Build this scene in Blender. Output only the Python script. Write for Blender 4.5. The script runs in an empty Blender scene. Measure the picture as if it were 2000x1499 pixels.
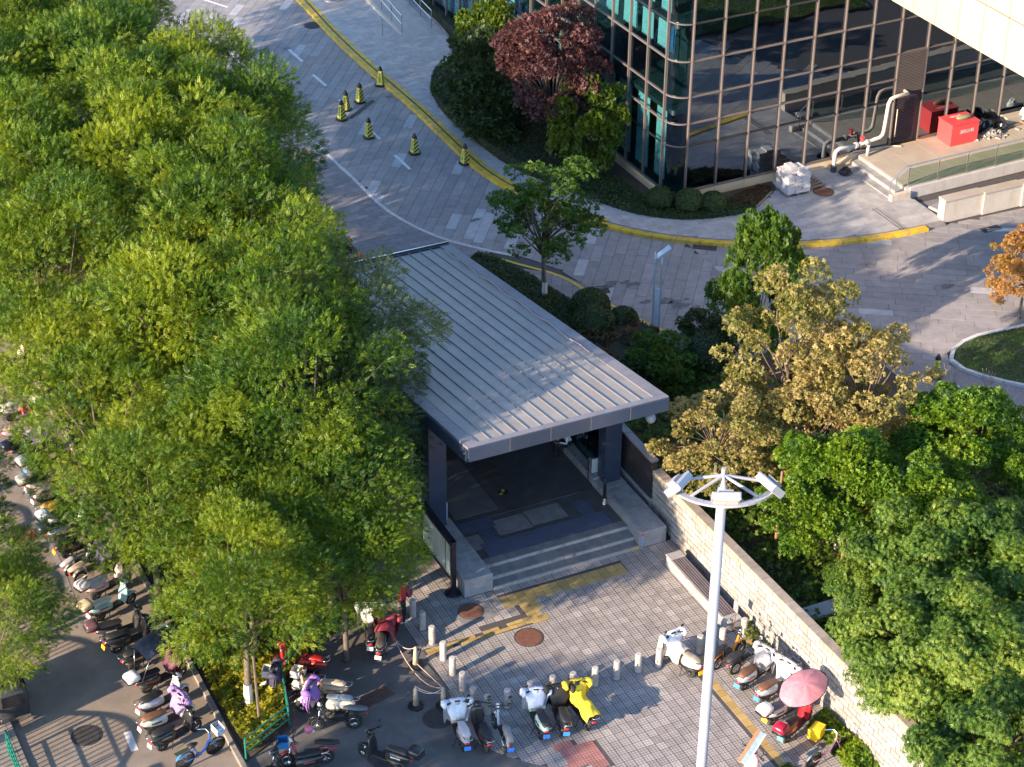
import bpy, math, random
import numpy as np
from mathutils import Vector, Matrix

# ---------------------------------------------------------------- camera
SC = bpy.context.scene
FOC, CAMP = 4178.43, np.array([-23.74, -49.82, 42.5])
_pi, _ro, _yaw = 0.55963158, 0.01177905, 0.45470371
def _axes():
    c, s = math.cos(_pi), math.sin(_pi)
    M = np.stack([[1, 0, 0], [0, -s, c], [0, -c, -s]], 1)
    cr, sr = math.cos(_ro), math.sin(_ro)
    M = np.array([[cr, -sr, 0], [sr, cr, 0], [0, 0, 1]]) @ M
    cb, sb = math.cos(_yaw), math.sin(_yaw)
    return M @ np.array([[cb, -sb, 0], [sb, cb, 0], [0, 0, 1]])
CM = _axes()
def G(x, y, z=0.0):
    """survey helper: the place on the level z that was measured at (x, y) on the photograph"""
    d = CM.T @ np.array([x - 1000, y - 749.5, FOC]); t = (z - CAMP[2]) / d[2]
    p = CAMP + d * t
    return (float(p[0]), float(p[1]), z)
def inview(p, m=20):
    c = CM @ (np.array(p, float) - CAMP)
    u, v = 1000 + FOC * c[0] / c[2], 749.5 + FOC * c[1] / c[2]
    return -m < u < 2000 + m and -m < v < 1499 + m
cam = bpy.data.cameras.new('camera'); cam.sensor_width = 36; cam.lens = FOC / 2000 * 36
cam.clip_end = 2000; cam.clip_start = .5
co = bpy.data.objects.new('camera', cam); SC.collection.objects.link(co)
R = Matrix(((CM[0][0], -CM[1][0], -CM[2][0]), (CM[0][1], -CM[1][1], -CM[2][1]), (CM[0][2], -CM[1][2], -CM[2][2])))
co.matrix_world = Matrix.Translation(Vector(CAMP)) @ R.to_4x4()
SC.camera = co
# ---------------------------------------------------------------- light
SUN_AZ, SUN_EL = math.radians(14.5), math.radians(18.6)     # direction the light travels, height of the sun
wd = bpy.data.worlds.new('World'); SC.world = wd; wd.use_nodes = True
nt = wd.node_tree; bg = nt.nodes['Background']
sky = nt.nodes.new('ShaderNodeTexSky'); sky.sky_type = 'NISHITA'; sky.sun_disc = False
sd = (-math.cos(SUN_AZ), -math.sin(SUN_AZ))
sky.sun_elevation = SUN_EL; sky.sun_rotation = math.atan2(sd[0], sd[1])
sky.air_density = 1.0; sky.dust_density = .4; sky.ozone_density = 3.5
nt.links.new(sky.outputs[0], bg.inputs[0]); bg.inputs[1].default_value = .145
sl = bpy.data.lights.new('sun', 'SUN'); sl.energy = 4.4; sl.angle = math.radians(.55); sl.color = (1, .79, .56)
so = bpy.data.objects.new('sun', sl); SC.collection.objects.link(so)
so.rotation_euler = Vector((math.cos(SUN_AZ) * math.cos(SUN_EL), math.sin(SUN_AZ) * math.cos(SUN_EL), -math.sin(SUN_EL))).to_track_quat('-Z', 'Y').to_euler()
so.location = (-60, -15, 40)
vs = SC.view_settings; vs.view_transform = 'Standard'; vs.look = 'None'; vs.gamma = 1; vs.use_curve_mapping = False
vs.exposure = 1.7
# ---------------------------------------------------------------- helpers
rnd = random.Random(7)
import zlib
hash = lambda s: zlib.crc32(str(s).encode())
COL = SC.collection
def link(o): COL.objects.link(o); return o
def thing(name, label, cat, loc=(0, 0, 0), rz=0.0, group=None):
    o = bpy.data.objects.new(name, None); o.location = loc; o.rotation_euler = (0, 0, rz); o.empty_display_size = .2
    return tag(link(o), label, cat, group)
def tag(o, label=None, cat=None, group=None, kind=None):
    if label: o['label'] = label
    if cat: o['category'] = cat
    if group: o['group'] = group
    if kind: o['kind'] = kind
    return o
class MB:
    def __init__(s): s.v = []; s.f = []
    def add(s, vs_, fs):
        n = len(s.v); s.v.extend(vs_); s.f.extend([tuple(i + n for i in f) for f in fs]); return s
    def box(s, c, d, rz=0.0, ry=0.0, ch=0.0):
        hx, hy, hz = d[0] / 2, d[1] / 2, d[2] / 2
        if ch:
            pts = []
            for z, k in ((-hz, ch), (-hz + ch, 0), (hz - ch, 0), (hz, ch)):
                for x, y in ((-1, -1), (1, -1), (1, 1), (-1, 1)): pts.append((x * (hx - k), y * (hy - k), z))
            fs = [(3, 2, 1, 0), (12, 13, 14, 15)]
            for r in range(3):
                for i in range(4): fs.append((r * 4 + i, r * 4 + (i + 1) % 4, r * 4 + 4 + (i + 1) % 4, r * 4 + 4 + i))
        else:
            pts = [(x * hx, y * hy, z * hz) for z in (-1, 1) for x, y in ((-1, -1), (1, -1), (1, 1), (-1, 1))]
            fs = [(3, 2, 1, 0), (4, 5, 6, 7), (0, 1, 5, 4), (1, 2, 6, 5), (2, 3, 7, 6), (3, 0, 4, 7)]
        if ry:
            ca, sa = math.cos(ry), math.sin(ry); pts = [(x * ca + z * sa, y, -x * sa + z * ca) for x, y, z in pts]
        ca, sa = math.cos(rz), math.sin(rz)
        return s.add([(c[0] + x * ca - y * sa, c[1] + x * sa + y * ca, c[2] + z) for x, y, z in pts], fs)
    def tube(s, path, r, n=8, caps=True):
        path = [Vector(p) for p in path]; m = len(path)
        rr = r if isinstance(r, (list, tuple)) else [r] * m
        vs_, fs = [], []; ref = None
        for i, p in enumerate(path):
            t = (path[min(i + 1, m - 1)] - path[max(i - 1, 0)]).normalized()
            if ref is None:
                ref = Vector((0, 0, 1)) if abs(t.z) < .9 else Vector((1, 0, 0))
            a = t.cross(ref)
            if a.length < 1e-4: a = t.orthogonal()
            a.normalize(); b = t.cross(a).normalized(); ref = b.cross(t) if False else ref
            for k in range(n):
                q = 2 * math.pi * k / n; w = p + (a * math.cos(q) + b * math.sin(q)) * rr[i]; vs_.append(tuple(w))
        for i in range(m - 1):
            for k in range(n): fs.append((i * n + k, i * n + (k + 1) % n, (i + 1) * n + (k + 1) % n, (i + 1) * n + k))
        if caps: fs.append(tuple(range(n - 1, -1, -1))); fs.append(tuple((m - 1) * n + k for k in range(n)))
        return s.add(vs_, fs)
    def prism(s, pts, z0, z1, bottom=False):
        n = len(pts); ar = sum(pts[i][0] * pts[(i + 1) % n][1] - pts[(i + 1) % n][0] * pts[i][1] for i in range(n))
        if ar < 0: pts = pts[::-1]
        fs = [tuple(range(n, 2 * n))] + [(i, (i + 1) % n, n + (i + 1) % n, n + i) for i in range(n)]
        if bottom: fs.append(tuple(range(n - 1, -1, -1)))
        return s.add([(p[0], p[1], z0) for p in pts] + [(p[0], p[1], z1) for p in pts], fs)
    def lathe(s, prof, c=(0, 0, 0), n=16, axis='z'):
        vs_, fs = [], []
        for r, h in prof:
            for k in range(n):
                q = 2 * math.pi * k / n; x, y = r * math.cos(q), r * math.sin(q)
                p = (x, y, h) if axis == 'z' else ((x, h, y) if axis == 'y' else (h, x, y))
                vs_.append((c[0] + p[0], c[1] + p[1], c[2] + p[2]))
        for i in range(len(prof) - 1):
            for k in range(n): fs.append((i * n + k, i * n + (k + 1) % n, (i + 1) * n + (k + 1) % n, (i + 1) * n + k))
        fs.append(tuple(range(n - 1, -1, -1))); fs.append(tuple((len(prof) - 1) * n + k for k in range(n)))
        return s.add(vs_, fs)
    def loft(s, secs, axis='x', n=10, e=.7):
        """secs: (cx, cy, cz, half a, half b); ring in the plane across the axis, rounded box outline"""
        vs_, fs = [], []
        for cx, cy, cz, a, b in secs:
            for k in range(n):
                q = 2 * math.pi * (k + .5) / n; cu, su = math.cos(q), math.sin(q)
                u = a * math.copysign(abs(cu) ** e, cu); w = b * math.copysign(abs(su) ** e, su)
                vs_.append((cx, cy + u, cz + w) if axis == 'x' else ((cx + u, cy + w, cz) if axis == 'z' else (cx + u, cy, cz + w)))
        m = len(secs)
        for i in range(m - 1):
            for k in range(n): fs.append((i * n + k, i * n + (k + 1) % n, (i + 1) * n + (k + 1) % n, (i + 1) * n + k))
        fs.append(tuple(range(n - 1, -1, -1))); fs.append(tuple((m - 1) * n + k for k in range(n)))
        return s.add(vs_, fs)
    def ell(s, c, r, n=10, m=6):
        return s.lathe2(c, r, n, m)
    def lathe2(s, c, r, n, m):
        vs_, fs = [], []
        for i in range(m + 1):
            a = -math.pi / 2 + math.pi * i / m
            for k in range(n):
                q = 2 * math.pi * k / n
                vs_.append((c[0] + r[0] * math.cos(a) * math.cos(q), c[1] + r[1] * math.cos(a) * math.sin(q), c[2] + r[2] * math.sin(a)))
        for i in range(m):
            for k in range(n): fs.append((i * n + k, i * n + (k + 1) % n, (i + 1) * n + (k + 1) % n, (i + 1) * n + k))
        return s.add(vs_, fs)
    def grid(s, fn, nu, nv, back=0.0):
        vs_ = [fn(i / nu, j / nv) for j in range(nv + 1) for i in range(nu + 1)]
        fs = [(j * (nu + 1) + i, j * (nu + 1) + i + 1, (j + 1) * (nu + 1) + i + 1, (j + 1) * (nu + 1) + i) for j in range(nv) for i in range(nu)]
        return s.add(vs_, fs)
    def mesh(s, name, smooth=False):
        me = bpy.data.meshes.new(name); me.from_pydata(s.v, [], s.f)
        if smooth: me.polygons.foreach_set('use_smooth', [True] * len(me.polygons))
        me.update(); return me
    def build(s, name, m, parent=None, smooth=False, loc=None):
        return put(name, s.mesh(name, smooth), m, parent, loc)
def put(name, me, m, parent=None, loc=None, rot=None, scale=None):
    o = bpy.data.objects.new(name, me)
    if len(me.materials) == 0: me.materials.append(m)
    if me.materials[0] is not m:
        link(o); o.material_slots[0].link = 'OBJECT'; o.material_slots[0].material = m
    else: link(o)
    if parent is not None: o.parent = parent
    if loc is not None: o.location = loc
    if rot is not None: o.rotation_euler = rot
    if scale is not None: o.scale = scale
    return o
def npmesh(name, V, nper, F, smooth=False):
    """V (N*nper,3) vertices; F template quads repeated per copy"""
    N = len(V) // nper; F = np.asarray(F); k = F.shape[1]
    fi = (F[None] + (np.arange(N) * nper)[:, None, None]).reshape(-1)
    nf = N * len(F); me = bpy.data.meshes.new(name)
    me.vertices.add(len(V)); me.vertices.foreach_set('co', V.astype(np.float32).ravel())
    me.loops.add(nf * k); me.loops.foreach_set('vertex_index', fi.astype(np.int32))
    me.polygons.add(nf); me.polygons.foreach_set('loop_start', (np.arange(nf) * k).astype(np.int32))
    me.update(calc_edges=True); me.validate(); return me
# ---------------------------------------------------------------- materials
def _n(t, ty, **kw):
    n = t.nodes.new(ty)
    for k, v in kw.items(): setattr(n, k, v)
    return n
def mat(name, col, rough=.7, var=.18, scale=4.0, rv=0.0, bump=0.0, bscale=60.0, metal=0.0, spec=.5, dirt=None, dscale=1.5, damt=.6, coat=0.0, light=None, groove=0.0, ior=None, streak=False):
    m = bpy.data.materials.new(name); m.use_nodes = True; t = m.node_tree; L = t.links.new
    b = t.nodes['Principled BSDF']; b.inputs['Roughness'].default_value = rough; b.inputs['Metallic'].default_value = metal
    b.inputs['Specular IOR Level'].default_value = spec; b.inputs['Coat Weight'].default_value = coat
    if ior: b.inputs['IOR'].default_value = ior
    geo = _n(t, 'ShaderNodeNewGeometry'); pos = geo.outputs['Position']
    no = _n(t, 'ShaderNodeTexNoise'); no.inputs['Scale'].default_value = scale; no.inputs['Detail'].default_value = 7; no.inputs['Roughness'].default_value = .65
    L(pos, no.inputs['Vector'])
    mr = _n(t, 'ShaderNodeMapRange'); mr.inputs[1].default_value = .3; mr.inputs[2].default_value = .7
    mr.inputs[3].default_value = 1 - var; mr.inputs[4].default_value = 1 + var; L(no.outputs['Fac'], mr.inputs[0])
    fac = mr.outputs[0]
    if rv or light:
        oi = _n(t, 'ShaderNodeObjectInfo'); a = _n(t, 'ShaderNodeMath', operation='ADD'); L(oi.outputs['Random'], a.inputs[0]); L(geo.outputs['Random Per Island'], a.inputs[1])
        fr = _n(t, 'ShaderNodeMath', operation='FRACT'); L(a.outputs[0], fr.inputs[0])
        m2 = _n(t, 'ShaderNodeMapRange'); m2.inputs[3].default_value = 1 - rv; m2.inputs[4].default_value = 1 + rv; L(fr.outputs[0], m2.inputs[0])
        mu = _n(t, 'ShaderNodeMath', operation='MULTIPLY'); L(fac, mu.inputs[0]); L(m2.outputs[0], mu.inputs[1]); fac = mu.outputs[0]
    base = _n(t, 'ShaderNodeRGB'); base.outputs[0].default_value = (*col, 1); cs = base.outputs[0]
    if light:
        gt = _n(t, 'ShaderNodeMath', operation='GREATER_THAN'); gt.inputs[1].default_value = 1 - light[1]; L(fr.outputs[0], gt.inputs[0])
        mx = _n(t, 'ShaderNodeMixRGB'); L(gt.outputs[0], mx.inputs[0]); L(cs, mx.inputs[1]); mx.inputs[2].default_value = (*light[0], 1); cs = mx.outputs[0]
    if dirt:
        n2 = _n(t, 'ShaderNodeTexNoise'); n2.inputs['Scale'].default_value = dscale; n2.inputs['Detail'].default_value = 9; n2.inputs['Roughness'].default_value = .7
        if streak:
            mp = _n(t, 'ShaderNodeMapping'); mp.inputs['Scale'].default_value = (1, 1, .12); L(pos, mp.inputs[0]); L(mp.outputs[0], n2.inputs['Vector'])
        else: L(pos, n2.inputs['Vector'])
        m3 = _n(t, 'ShaderNodeMapRange'); m3.inputs[1].default_value = .44 if damt >= .85 else .5; m3.inputs[2].default_value = .72; m3.inputs[4].default_value = damt; L(n2.outputs['Fac'], m3.inputs[0])
        mx = _n(t, 'ShaderNodeMixRGB'); L(m3.outputs[0], mx.inputs[0]); L(cs, mx.inputs[1]); mx.inputs[2].default_value = (*dirt, 1); cs = mx.outputs[0]
    hgt = None
    if groove:
        sx = _n(t, 'ShaderNodeSeparateXYZ'); L(pos, sx.inputs[0]); gs = []
        for i in (0, 1):
            d = _n(t, 'ShaderNodeMath', operation='DIVIDE'); L(sx.outputs[i], d.inputs[0]); d.inputs[1].default_value = groove
            f = _n(t, 'ShaderNodeMath', operation='FRACT'); L(d.outputs[0], f.inputs[0])
            s2 = _n(t, 'ShaderNodeMath', operation='SUBTRACT'); L(f.outputs[0], s2.inputs[0]); s2.inputs[1].default_value = .5
            ab = _n(t, 'ShaderNodeMath', operation='ABSOLUTE'); L(s2.outputs[0], ab.inputs[0]); gs.append(ab.outputs[0])
        mxm = _n(t, 'ShaderNodeMath', operation='MAXIMUM'); L(gs[0], mxm.inputs[0]); L(gs[1], mxm.inputs[1])
        m4 = _n(t, 'ShaderNodeMapRange'); m4.inputs[1].default_value = .36; m4.inputs[2].default_value = .46; L(mxm.outputs[0], m4.inputs[0])
        mx = _n(t, 'ShaderNodeMixRGB', blend_type='MULTIPLY'); L(m4.outputs[0], mx.inputs[0]); L(cs, mx.inputs[1]); mx.inputs[2].default_value = (.5, .48, .48, 1); cs = mx.outputs[0]
        inv = _n(t, 'ShaderNodeMath', operation='SUBTRACT'); inv.inputs[0].default_value = 1; L(m4.outputs[0], inv.inputs[1]); hgt = inv.outputs[0]
    fin = _n(t, 'ShaderNodeMixRGB', blend_type='MULTIPLY'); fin.inputs[0].default_value = 1; L(cs, fin.inputs[1]); L(fac, fin.inputs[2])
    L(fin.outputs[0], b.inputs['Base Color'])
    if bump:
        n3 = _n(t, 'ShaderNodeTexNoise'); n3.inputs['Scale'].default_value = bscale; n3.inputs['Detail'].default_value = 4; L(pos, n3.inputs['Vector'])
        bp = _n(t, 'ShaderNodeBump'); bp.inputs['Strength'].default_value = bump; bp.inputs['Distance'].default_value = .02; L(n3.outputs['Fac'], bp.inputs['Height'])
        if hgt is not None:
            b2 = _n(t, 'ShaderNodeBump'); b2.inputs['Strength'].default_value = .6; b2.inputs['Distance'].default_value = .008; L(hgt, b2.inputs['Height']); L(bp.outputs[0], b2.inputs['Normal']); bp = b2
        L(bp.outputs[0], b.inputs['Normal'])
    return m
def leafmat(name, cols, trans=.4, rough=.5, spec=.35, patch=.5):
    m = bpy.data.materials.new(name); m.use_nodes = True; t = m.node_tree; L = t.links.new
    b = t.nodes['Principled BSDF']; b.inputs['Roughness'].default_value = rough; b.inputs['Specular IOR Level'].default_value = spec
    g = _n(t, 'ShaderNodeNewGeometry'); oi = _n(t, 'ShaderNodeObjectInfo')
    no = _n(t, 'ShaderNodeTexNoise'); no.inputs['Scale'].default_value = .55; no.inputs['Detail'].default_value = 3; L(g.outputs['Position'], no.inputs['Vector'])
    a = _n(t, 'ShaderNodeMath', operation='MULTIPLY_ADD'); L(no.outputs['Fac'], a.inputs[0]); a.inputs[1].default_value = patch * 2; a.inputs[2].default_value = -patch * .75
    a2 = _n(t, 'ShaderNodeMath', operation='MULTIPLY_ADD'); L(g.outputs['Random Per Island'], a2.inputs[0]); a2.inputs[1].default_value = .6; L(a.outputs[0], a2.inputs[2])
    a3 = _n(t, 'ShaderNodeMath', operation='MULTIPLY_ADD'); L(oi.outputs['Random'], a3.inputs[0]); a3.inputs[1].default_value = .3; L(a2.outputs[0], a3.inputs[2])
    r = _n(t, 'ShaderNodeValToRGB'); el = r.color_ramp.elements
    el[0].position = .05; el[0].color = (*cols[0], 1); el[1].position = .98; el[1].color = (*cols[-1], 1)
    for i, c in enumerate(cols[1:-1]): e = el.new(.05 + .93 * (i + 1) / (len(cols) - 1)); e.color = (*c, 1)
    L(a3.outputs[0], r.inputs[0]); L(r.outputs[0], b.inputs['Base Color'])
    tr = _n(t, 'ShaderNodeBsdfTranslucent'); mu = _n(t, 'ShaderNodeMixRGB', blend_type='MULTIPLY'); mu.inputs[0].default_value = 1; L(r.outputs[0], mu.inputs[1]); mu.inputs[2].default_value = (1.5, 1.35, .5, 1); L(mu.outputs[0], tr.inputs[0])
    mx = _n(t, 'ShaderNodeMixShader'); mx.inputs[0].default_value = trans; L(b.outputs[0], mx.inputs[1]); L(tr.outputs[0], mx.inputs[2])
    L(mx.outputs[0], t.nodes['Material Output'].inputs[0]); return m
def glassmat(name, tint, ior=1.9, alpha=.5):
    m = bpy.data.materials.new(name); m.use_nodes = True; t = m.node_tree; L = t.links.new
    for n in list(t.nodes):
        if n.type == 'BSDF_PRINCIPLED': t.nodes.remove(n)
    tb = _n(t, 'ShaderNodeBsdfTransparent'); tb.inputs[0].default_value = (*tint, 1)
    gl = _n(t, 'ShaderNodeBsdfGlossy'); gl.inputs['Roughness'].default_value = .015; gl.inputs[0].default_value = (.72, .86, 1, 1)
    fr = _n(t, 'ShaderNodeFresnel'); fr.inputs[0].default_value = ior
    no = _n(t, 'ShaderNodeTexNoise'); no.inputs['Scale'].default_value = .9; no.inputs['Detail'].default_value = 1
    ge = _n(t, 'ShaderNodeNewGeometry'); L(ge.outputs['Position'], no.inputs['Vector'])
    bp = _n(t, 'ShaderNodeBump'); bp.inputs['Strength'].default_value = .12; bp.inputs['Distance'].default_value = .03; L(no.outputs['Fac'], bp.inputs['Height']); L(bp.outputs[0], gl.inputs['Normal'])
    fo = _n(t, 'ShaderNodeMath', operation='SUBTRACT'); fo.inputs[0].default_value = 1; L(ge.outputs['Backfacing'], fo.inputs[1]); fm = _n(t, 'ShaderNodeMath', operation='MULTIPLY'); L(fr.outputs[0], fm.inputs[0]); L(fo.outputs[0], fm.inputs[1])
    mx = _n(t, 'ShaderNodeMixShader'); L(fm.outputs[0], mx.inputs[0]); L(tb.outputs[0], mx.inputs[1]); L(gl.outputs[0], mx.inputs[2])
    L(mx.outputs[0], t.nodes['Material Output'].inputs[0]); return m
_flat = {}
def paint(r, g, b, rough=.4, coat=0.0, metal=0.0, var=.2):
    k = (round(r, 3), round(g, 3), round(b, 3), rough, coat, metal)
    if k not in _flat: _flat[k] = mat('paint', (r, g, b), rough, var, 6, coat=coat, metal=metal)
    return _flat[k]
M = {}
M['asphalt'] = mat('asphalt', (.115, .108, .105), .9, .25, 1.2, bump=.35, bscale=90, dirt=(.17, .155, .14), dscale=.5, damt=.6)
M['asphalt2'] = mat('lane asphalt', (.225, .185, .155), .9, .2, 1.0, bump=.35, bscale=90, dirt=(.28, .235, .2), dscale=.6, damt=.6)
M['soil'] = mat('soil', (.06, .045, .03), .95, .4, 3, bump=.8, bscale=14)
M['slab'] = mat('granite slab', (.26, .242, .244), .75, .16, 2.2, rv=.13, bump=.15, bscale=120, dirt=(.15, .14, .15), dscale=.5, damt=.55, light=((.33, .33, .345), .055))
M['joint'] = mat('dark joint', (.07, .065, .068), .9, .2, 6)
M['paver'] = mat('pale paver', (.36, .345, .345), .8, .14, 2.5, rv=.1, bump=.12, bscale=130, dirt=(.24, .225, .22), dscale=.55, damt=.55)
M['paverj'] = mat('paver joint', (.2, .19, .19), .9, .2, 5)
M['paver2'] = mat('parking paver', (.22, .205, .215), .85, .16, 2.4, rv=.12, bump=.15, bscale=110, dirt=(.15, .14, .14), dscale=.6, damt=.6)
M['tile'] = mat('grooved tile', (.36, .325, .305), .85, .16, 2.2, rv=.14, bump=.15, bscale=120, dirt=(.22, .195, .18), dscale=1.0, damt=.75, groove=.1, light=((.4, .365, .34), .04))
M['tile_red'] = mat('red grooved tile', (.38, .17, .15), .85, .14, 2.2, rv=.1, bump=.15, bscale=120, groove=.1)
M['tile_yel'] = mat('tactile tile', (.42, .285, .1), .8, .2, 2.4, rv=.14, bump=.2, bscale=100, dirt=(.25, .19, .1), dscale=1.2, damt=.8)
M['tile_blue'] = mat('blue ribbed tactile tile', (.09, .105, .16), .7, .15, 3, rv=.1, groove=.075, bump=.1)
M['kerb_y'] = mat('yellow kerb paint', (.62, .4, .02), .65, .18, 2.5, dirt=(.2, .17, .13), dscale=3.6, damt=.9, bump=.2, rv=.1)
M['line_y'] = mat('yellow line paint', (.62, .42, .04), .7, .15, 3, dirt=(.3, .25, .15), dscale=2, damt=.6)
M['line_w'] = mat('white line paint', (.62, .61, .6), .75, .12, 3, dirt=(.3, .29, .28), dscale=2.0, damt=.6)
M['line_f'] = mat('worn line paint', (.26, .24, .225), .85, .2, 3, dirt=(.13, .11, .1), dscale=2.5, damt=.9)
M['kerb_w'] = mat('pale kerb stone', (.48, .465, .46), .8, .12, 3, rv=.08, bump=.1)
M['kerb_g'] = mat('grey kerb stone', (.24, .21, .185), .85, .2, 3, rv=.12, bump=.3)
M['conc'] = mat('grey granite', (.3, .295, .3), .65, .18, 3, rv=.06, bump=.15, bscale=80, dirt=(.14, .14, .15), dscale=1.8, damt=.75)
M['step'] = mat('step stone', (.2, .19, .19), .7, .2, 3, rv=.1, bump=.15, dirt=(.12, .11, .11), dscale=2.2, damt=.7)
M['riser'] = mat('step riser', (.4, .38, .36), .7, .2, 4, rv=.06, dirt=(.15, .12, .09), dscale=4, damt=.8, streak=True)
M['floor'] = mat('polished floor', (.075, .07, .068), .45, .2, 2, rv=.12, dirt=(.1, .095, .09), dscale=1.0, damt=.6)
M['floor2'] = mat('lighter floor', (.15, .145, .145), .4, .15, 2, dirt=(.1, .1, .1), dscale=1.5)
M['roof'] = mat('grey roof sheet', (.28, .255, .23), .55, .12, 1.2, rv=.07, dirt=(.22, .2, .18), dscale=1.3, damt=.75, metal=0.0)
M['roof_rib'] = mat('roof seam', (.2, .19, .2), .45, .08, 2)
M['gutter'] = mat('grey mauve capping', (.19, .175, .19), .5, .15, 2, rv=.08, dirt=(.12, .1, .1), dscale=1.6)
M['navy'] = mat('navy fascia', (.03, .045, .08), .32, .12, 1.5, rv=.15, spec=.5, coat=.15)
M['dark'] = mat('dark steel', (.012, .013, .02), .4, .15, 4)
M['seam'] = mat('copper sealant', (.2, .15, .13), .6, .1, 4)
M['block'] = mat('wall block', (.31, .29, .275), .85, .2, 3, rv=.17, bump=.35, bscale=45, dirt=(.27, .23, .2), dscale=1.0, damt=.7)
M['cap'] = mat('wall coping', (.32, .265, .22), .9, .2, 3, rv=.1, bump=.4, bscale=40, dirt=(.2, .17, .14), dscale=1.6, damt=.7)
M['mortar'] = mat('mortar', (.075, .055, .042), .95, .2, 6)
M['darkwall'] = mat('dark painted panel', (.028, .026, .03), .7, .2, 2)
M['steel'] = mat('stainless', (.55, .55, .56), .25, .05, 4, metal=.9)
M['mull'] = mat('bronze mullion', (.2, .165, .155), .4, .08, 2, metal=.35)
M['mull_d'] = mat('dark mullion', (.02, .02, .025), .35, .08, 2)
M['cream'] = mat('cream cladding', (.68, .52, .33), .5, .05, 1.0, rv=.04)
M['cream2'] = mat('pale cream cladding', (.5, .41, .28), .45, .04, .8, rv=.03)
M['creamw'] = mat('stained cream wall', (.52, .46, .4), .7, .08, 2, dirt=(.4, .28, .18), dscale=3.2, damt=.55, streak=True)
M['whitew'] = mat('stained white wall', (.54, .52, .52), .75, .08, 2, dirt=(.4, .36, .33), dscale=3.0, damt=.5, streak=True)
M['terr'] = mat('terrace paving', (.42, .355, .29), .7, .1, 1.2, dirt=(.38, .32, .27), dscale=.8, rv=.05)
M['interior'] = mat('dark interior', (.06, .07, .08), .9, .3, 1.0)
M['curtain'] = mat('pale teal curtain', (.75, .86, .86), .85, .12, 5, rv=.08)
M['curtain_b'] = mat('blue curtain', (.02, .2, .42), .8, .15, 5)
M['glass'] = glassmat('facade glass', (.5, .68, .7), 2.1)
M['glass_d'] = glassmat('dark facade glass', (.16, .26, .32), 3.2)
M['glass_c'] = glassmat('clear glass', (.72, .82, .76), 1.5)
M['glass_s'] = glassmat('station glass', (.35, .4, .42), 1.6)
M['plastic'] = glassmat('clear plastic film', (.75, .75, .78), 1.45)
M['pipe'] = mat('grey pipe lagging', (.42, .41, .42), .55, .1, 4, bump=.15, bscale=30)
M['pipe_c'] = mat('cream pipe lagging', (.6, .5, .42), .55, .1, 4)
M['redbox'] = mat('red painted box', (.72, .07, .075), .45, .08, 2)
M['bag'] = mat('black plastic bag', (.012, .012, .014), .3, .2, 6)
M['rubble'] = mat('rubble', (.3, .28, .27), .9, .4, 6, rv=.4)
M['whitebag'] = mat('white plastic bag', (.7, .7, .72), .5, .08, 6)
M['stoneslab'] = mat('cut granite slab', (.5, .48, .49), .6, .1, 4, rv=.14)
M['wood'] = mat('pallet wood', (.27, .19, .13), .85, .25, 8, rv=.15)
M['bench'] = mat('bench slat', (.12, .1, .115), .6, .15, 5, rv=.1)
M['bollard'] = mat('bollard granite', (.46, .41, .37), .8, .14, 5, rv=.08, bump=.2, dirt=(.28, .24, .21), dscale=3)
M['rust'] = mat('rusty iron', (.16, .07, .045), .8, .25, 6, bump=.5, bscale=70)
M['iron'] = mat('dark iron', (.05, .045, .045), .7, .25, 6, bump=.4, bscale=80)
M['pole'] = mat('white enamel pole', (.33, .335, .37), .3, .05, 1, dirt=(.55, .52, .5), dscale=1.0, damt=.3)
M['lampblue'] = mat('pale grey lamp steel', (.42, .5, .56), .35, .06, 2, metal=.3)
M['gfence'] = mat('green fence paint', (.015, .17, .12), .4, .15, 4)
M['bark'] = mat('bark', (.13, .1, .075), .95, .35, 7, bump=.8, bscale=25)
M['bark2'] = mat('reddish stake', (.26, .13, .08), .9, .25, 5, bump=.3)
M['twig'] = mat('pale twig', (.42, .33, .27), .9, .2, 6)
M['lime'] = mat('whitewash', (.62, .59, .54), .9, .15, 6, bump=.3)
M['rubber'] = mat('tyre rubber', (.02, .02, .021), .8, .2, 10)
M['chrome'] = mat('chrome', (.6, .6, .6), .2, .05, 5, metal=1.0)
M['black'] = mat('black plastic', (.016, .016, .018), .45, .15, 8)
M['rope'] = mat('cord', (.55, .42, .38), .8, .15, 10)
M['mapb'] = mat('map board face', (.33, .4, .4), .3, .25, 1.2, dirt=(.5, .53, .5), dscale=2.6, damt=.7)
M['locust'] = leafmat('locust leaf', [(.009, .034, .006), (.028, .08, .007), (.085, .16, .009), (.24, .285, .014)], .38, patch=.8)
M['locust2'] = leafmat('grey locust leaf', [(.018, .04, .014), (.04, .075, .022), (.085, .12, .036), (.18, .2, .07)], .28)
M['peach'] = leafmat('willow leaf', [(.012, .045, .007), (.035, .09, .01), (.09, .165, .016), (.21, .27, .035)], .34, patch=.65)
M['bright'] = leafmat('bright leaf', [(.015, .055, .006), (.042, .11, .008), (.105, .2, .01), (.24, .31, .016)], .38, patch=.65)
M['gold'] = leafmat('autumn leaf', [(.07, .1, .02), (.16, .17, .04), (.3, .25, .085), (.45, .34, .16)], .36, patch=.5)
M['orange'] = leafmat('orange leaf', [(.1, .12, .02), (.22, .18, .04), (.36, .19, .05), (.45, .22, .08)], .38)
M['young'] = leafmat('young tree leaf', [(.018, .055, .01), (.035, .09, .012), (.06, .125, .014), (.11, .165, .018)], .4)
M['stain'] = mat('oil stain', (.11, .105, .11), .8, .3, 6, dirt=(.2, .19, .2), dscale=5, damt=.9)
M['maple'] = leafmat('purple leaf', [(.03, .014, .018), (.06, .024, .028), (.11, .042, .045), (.17, .075, .07)], .3)
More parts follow.
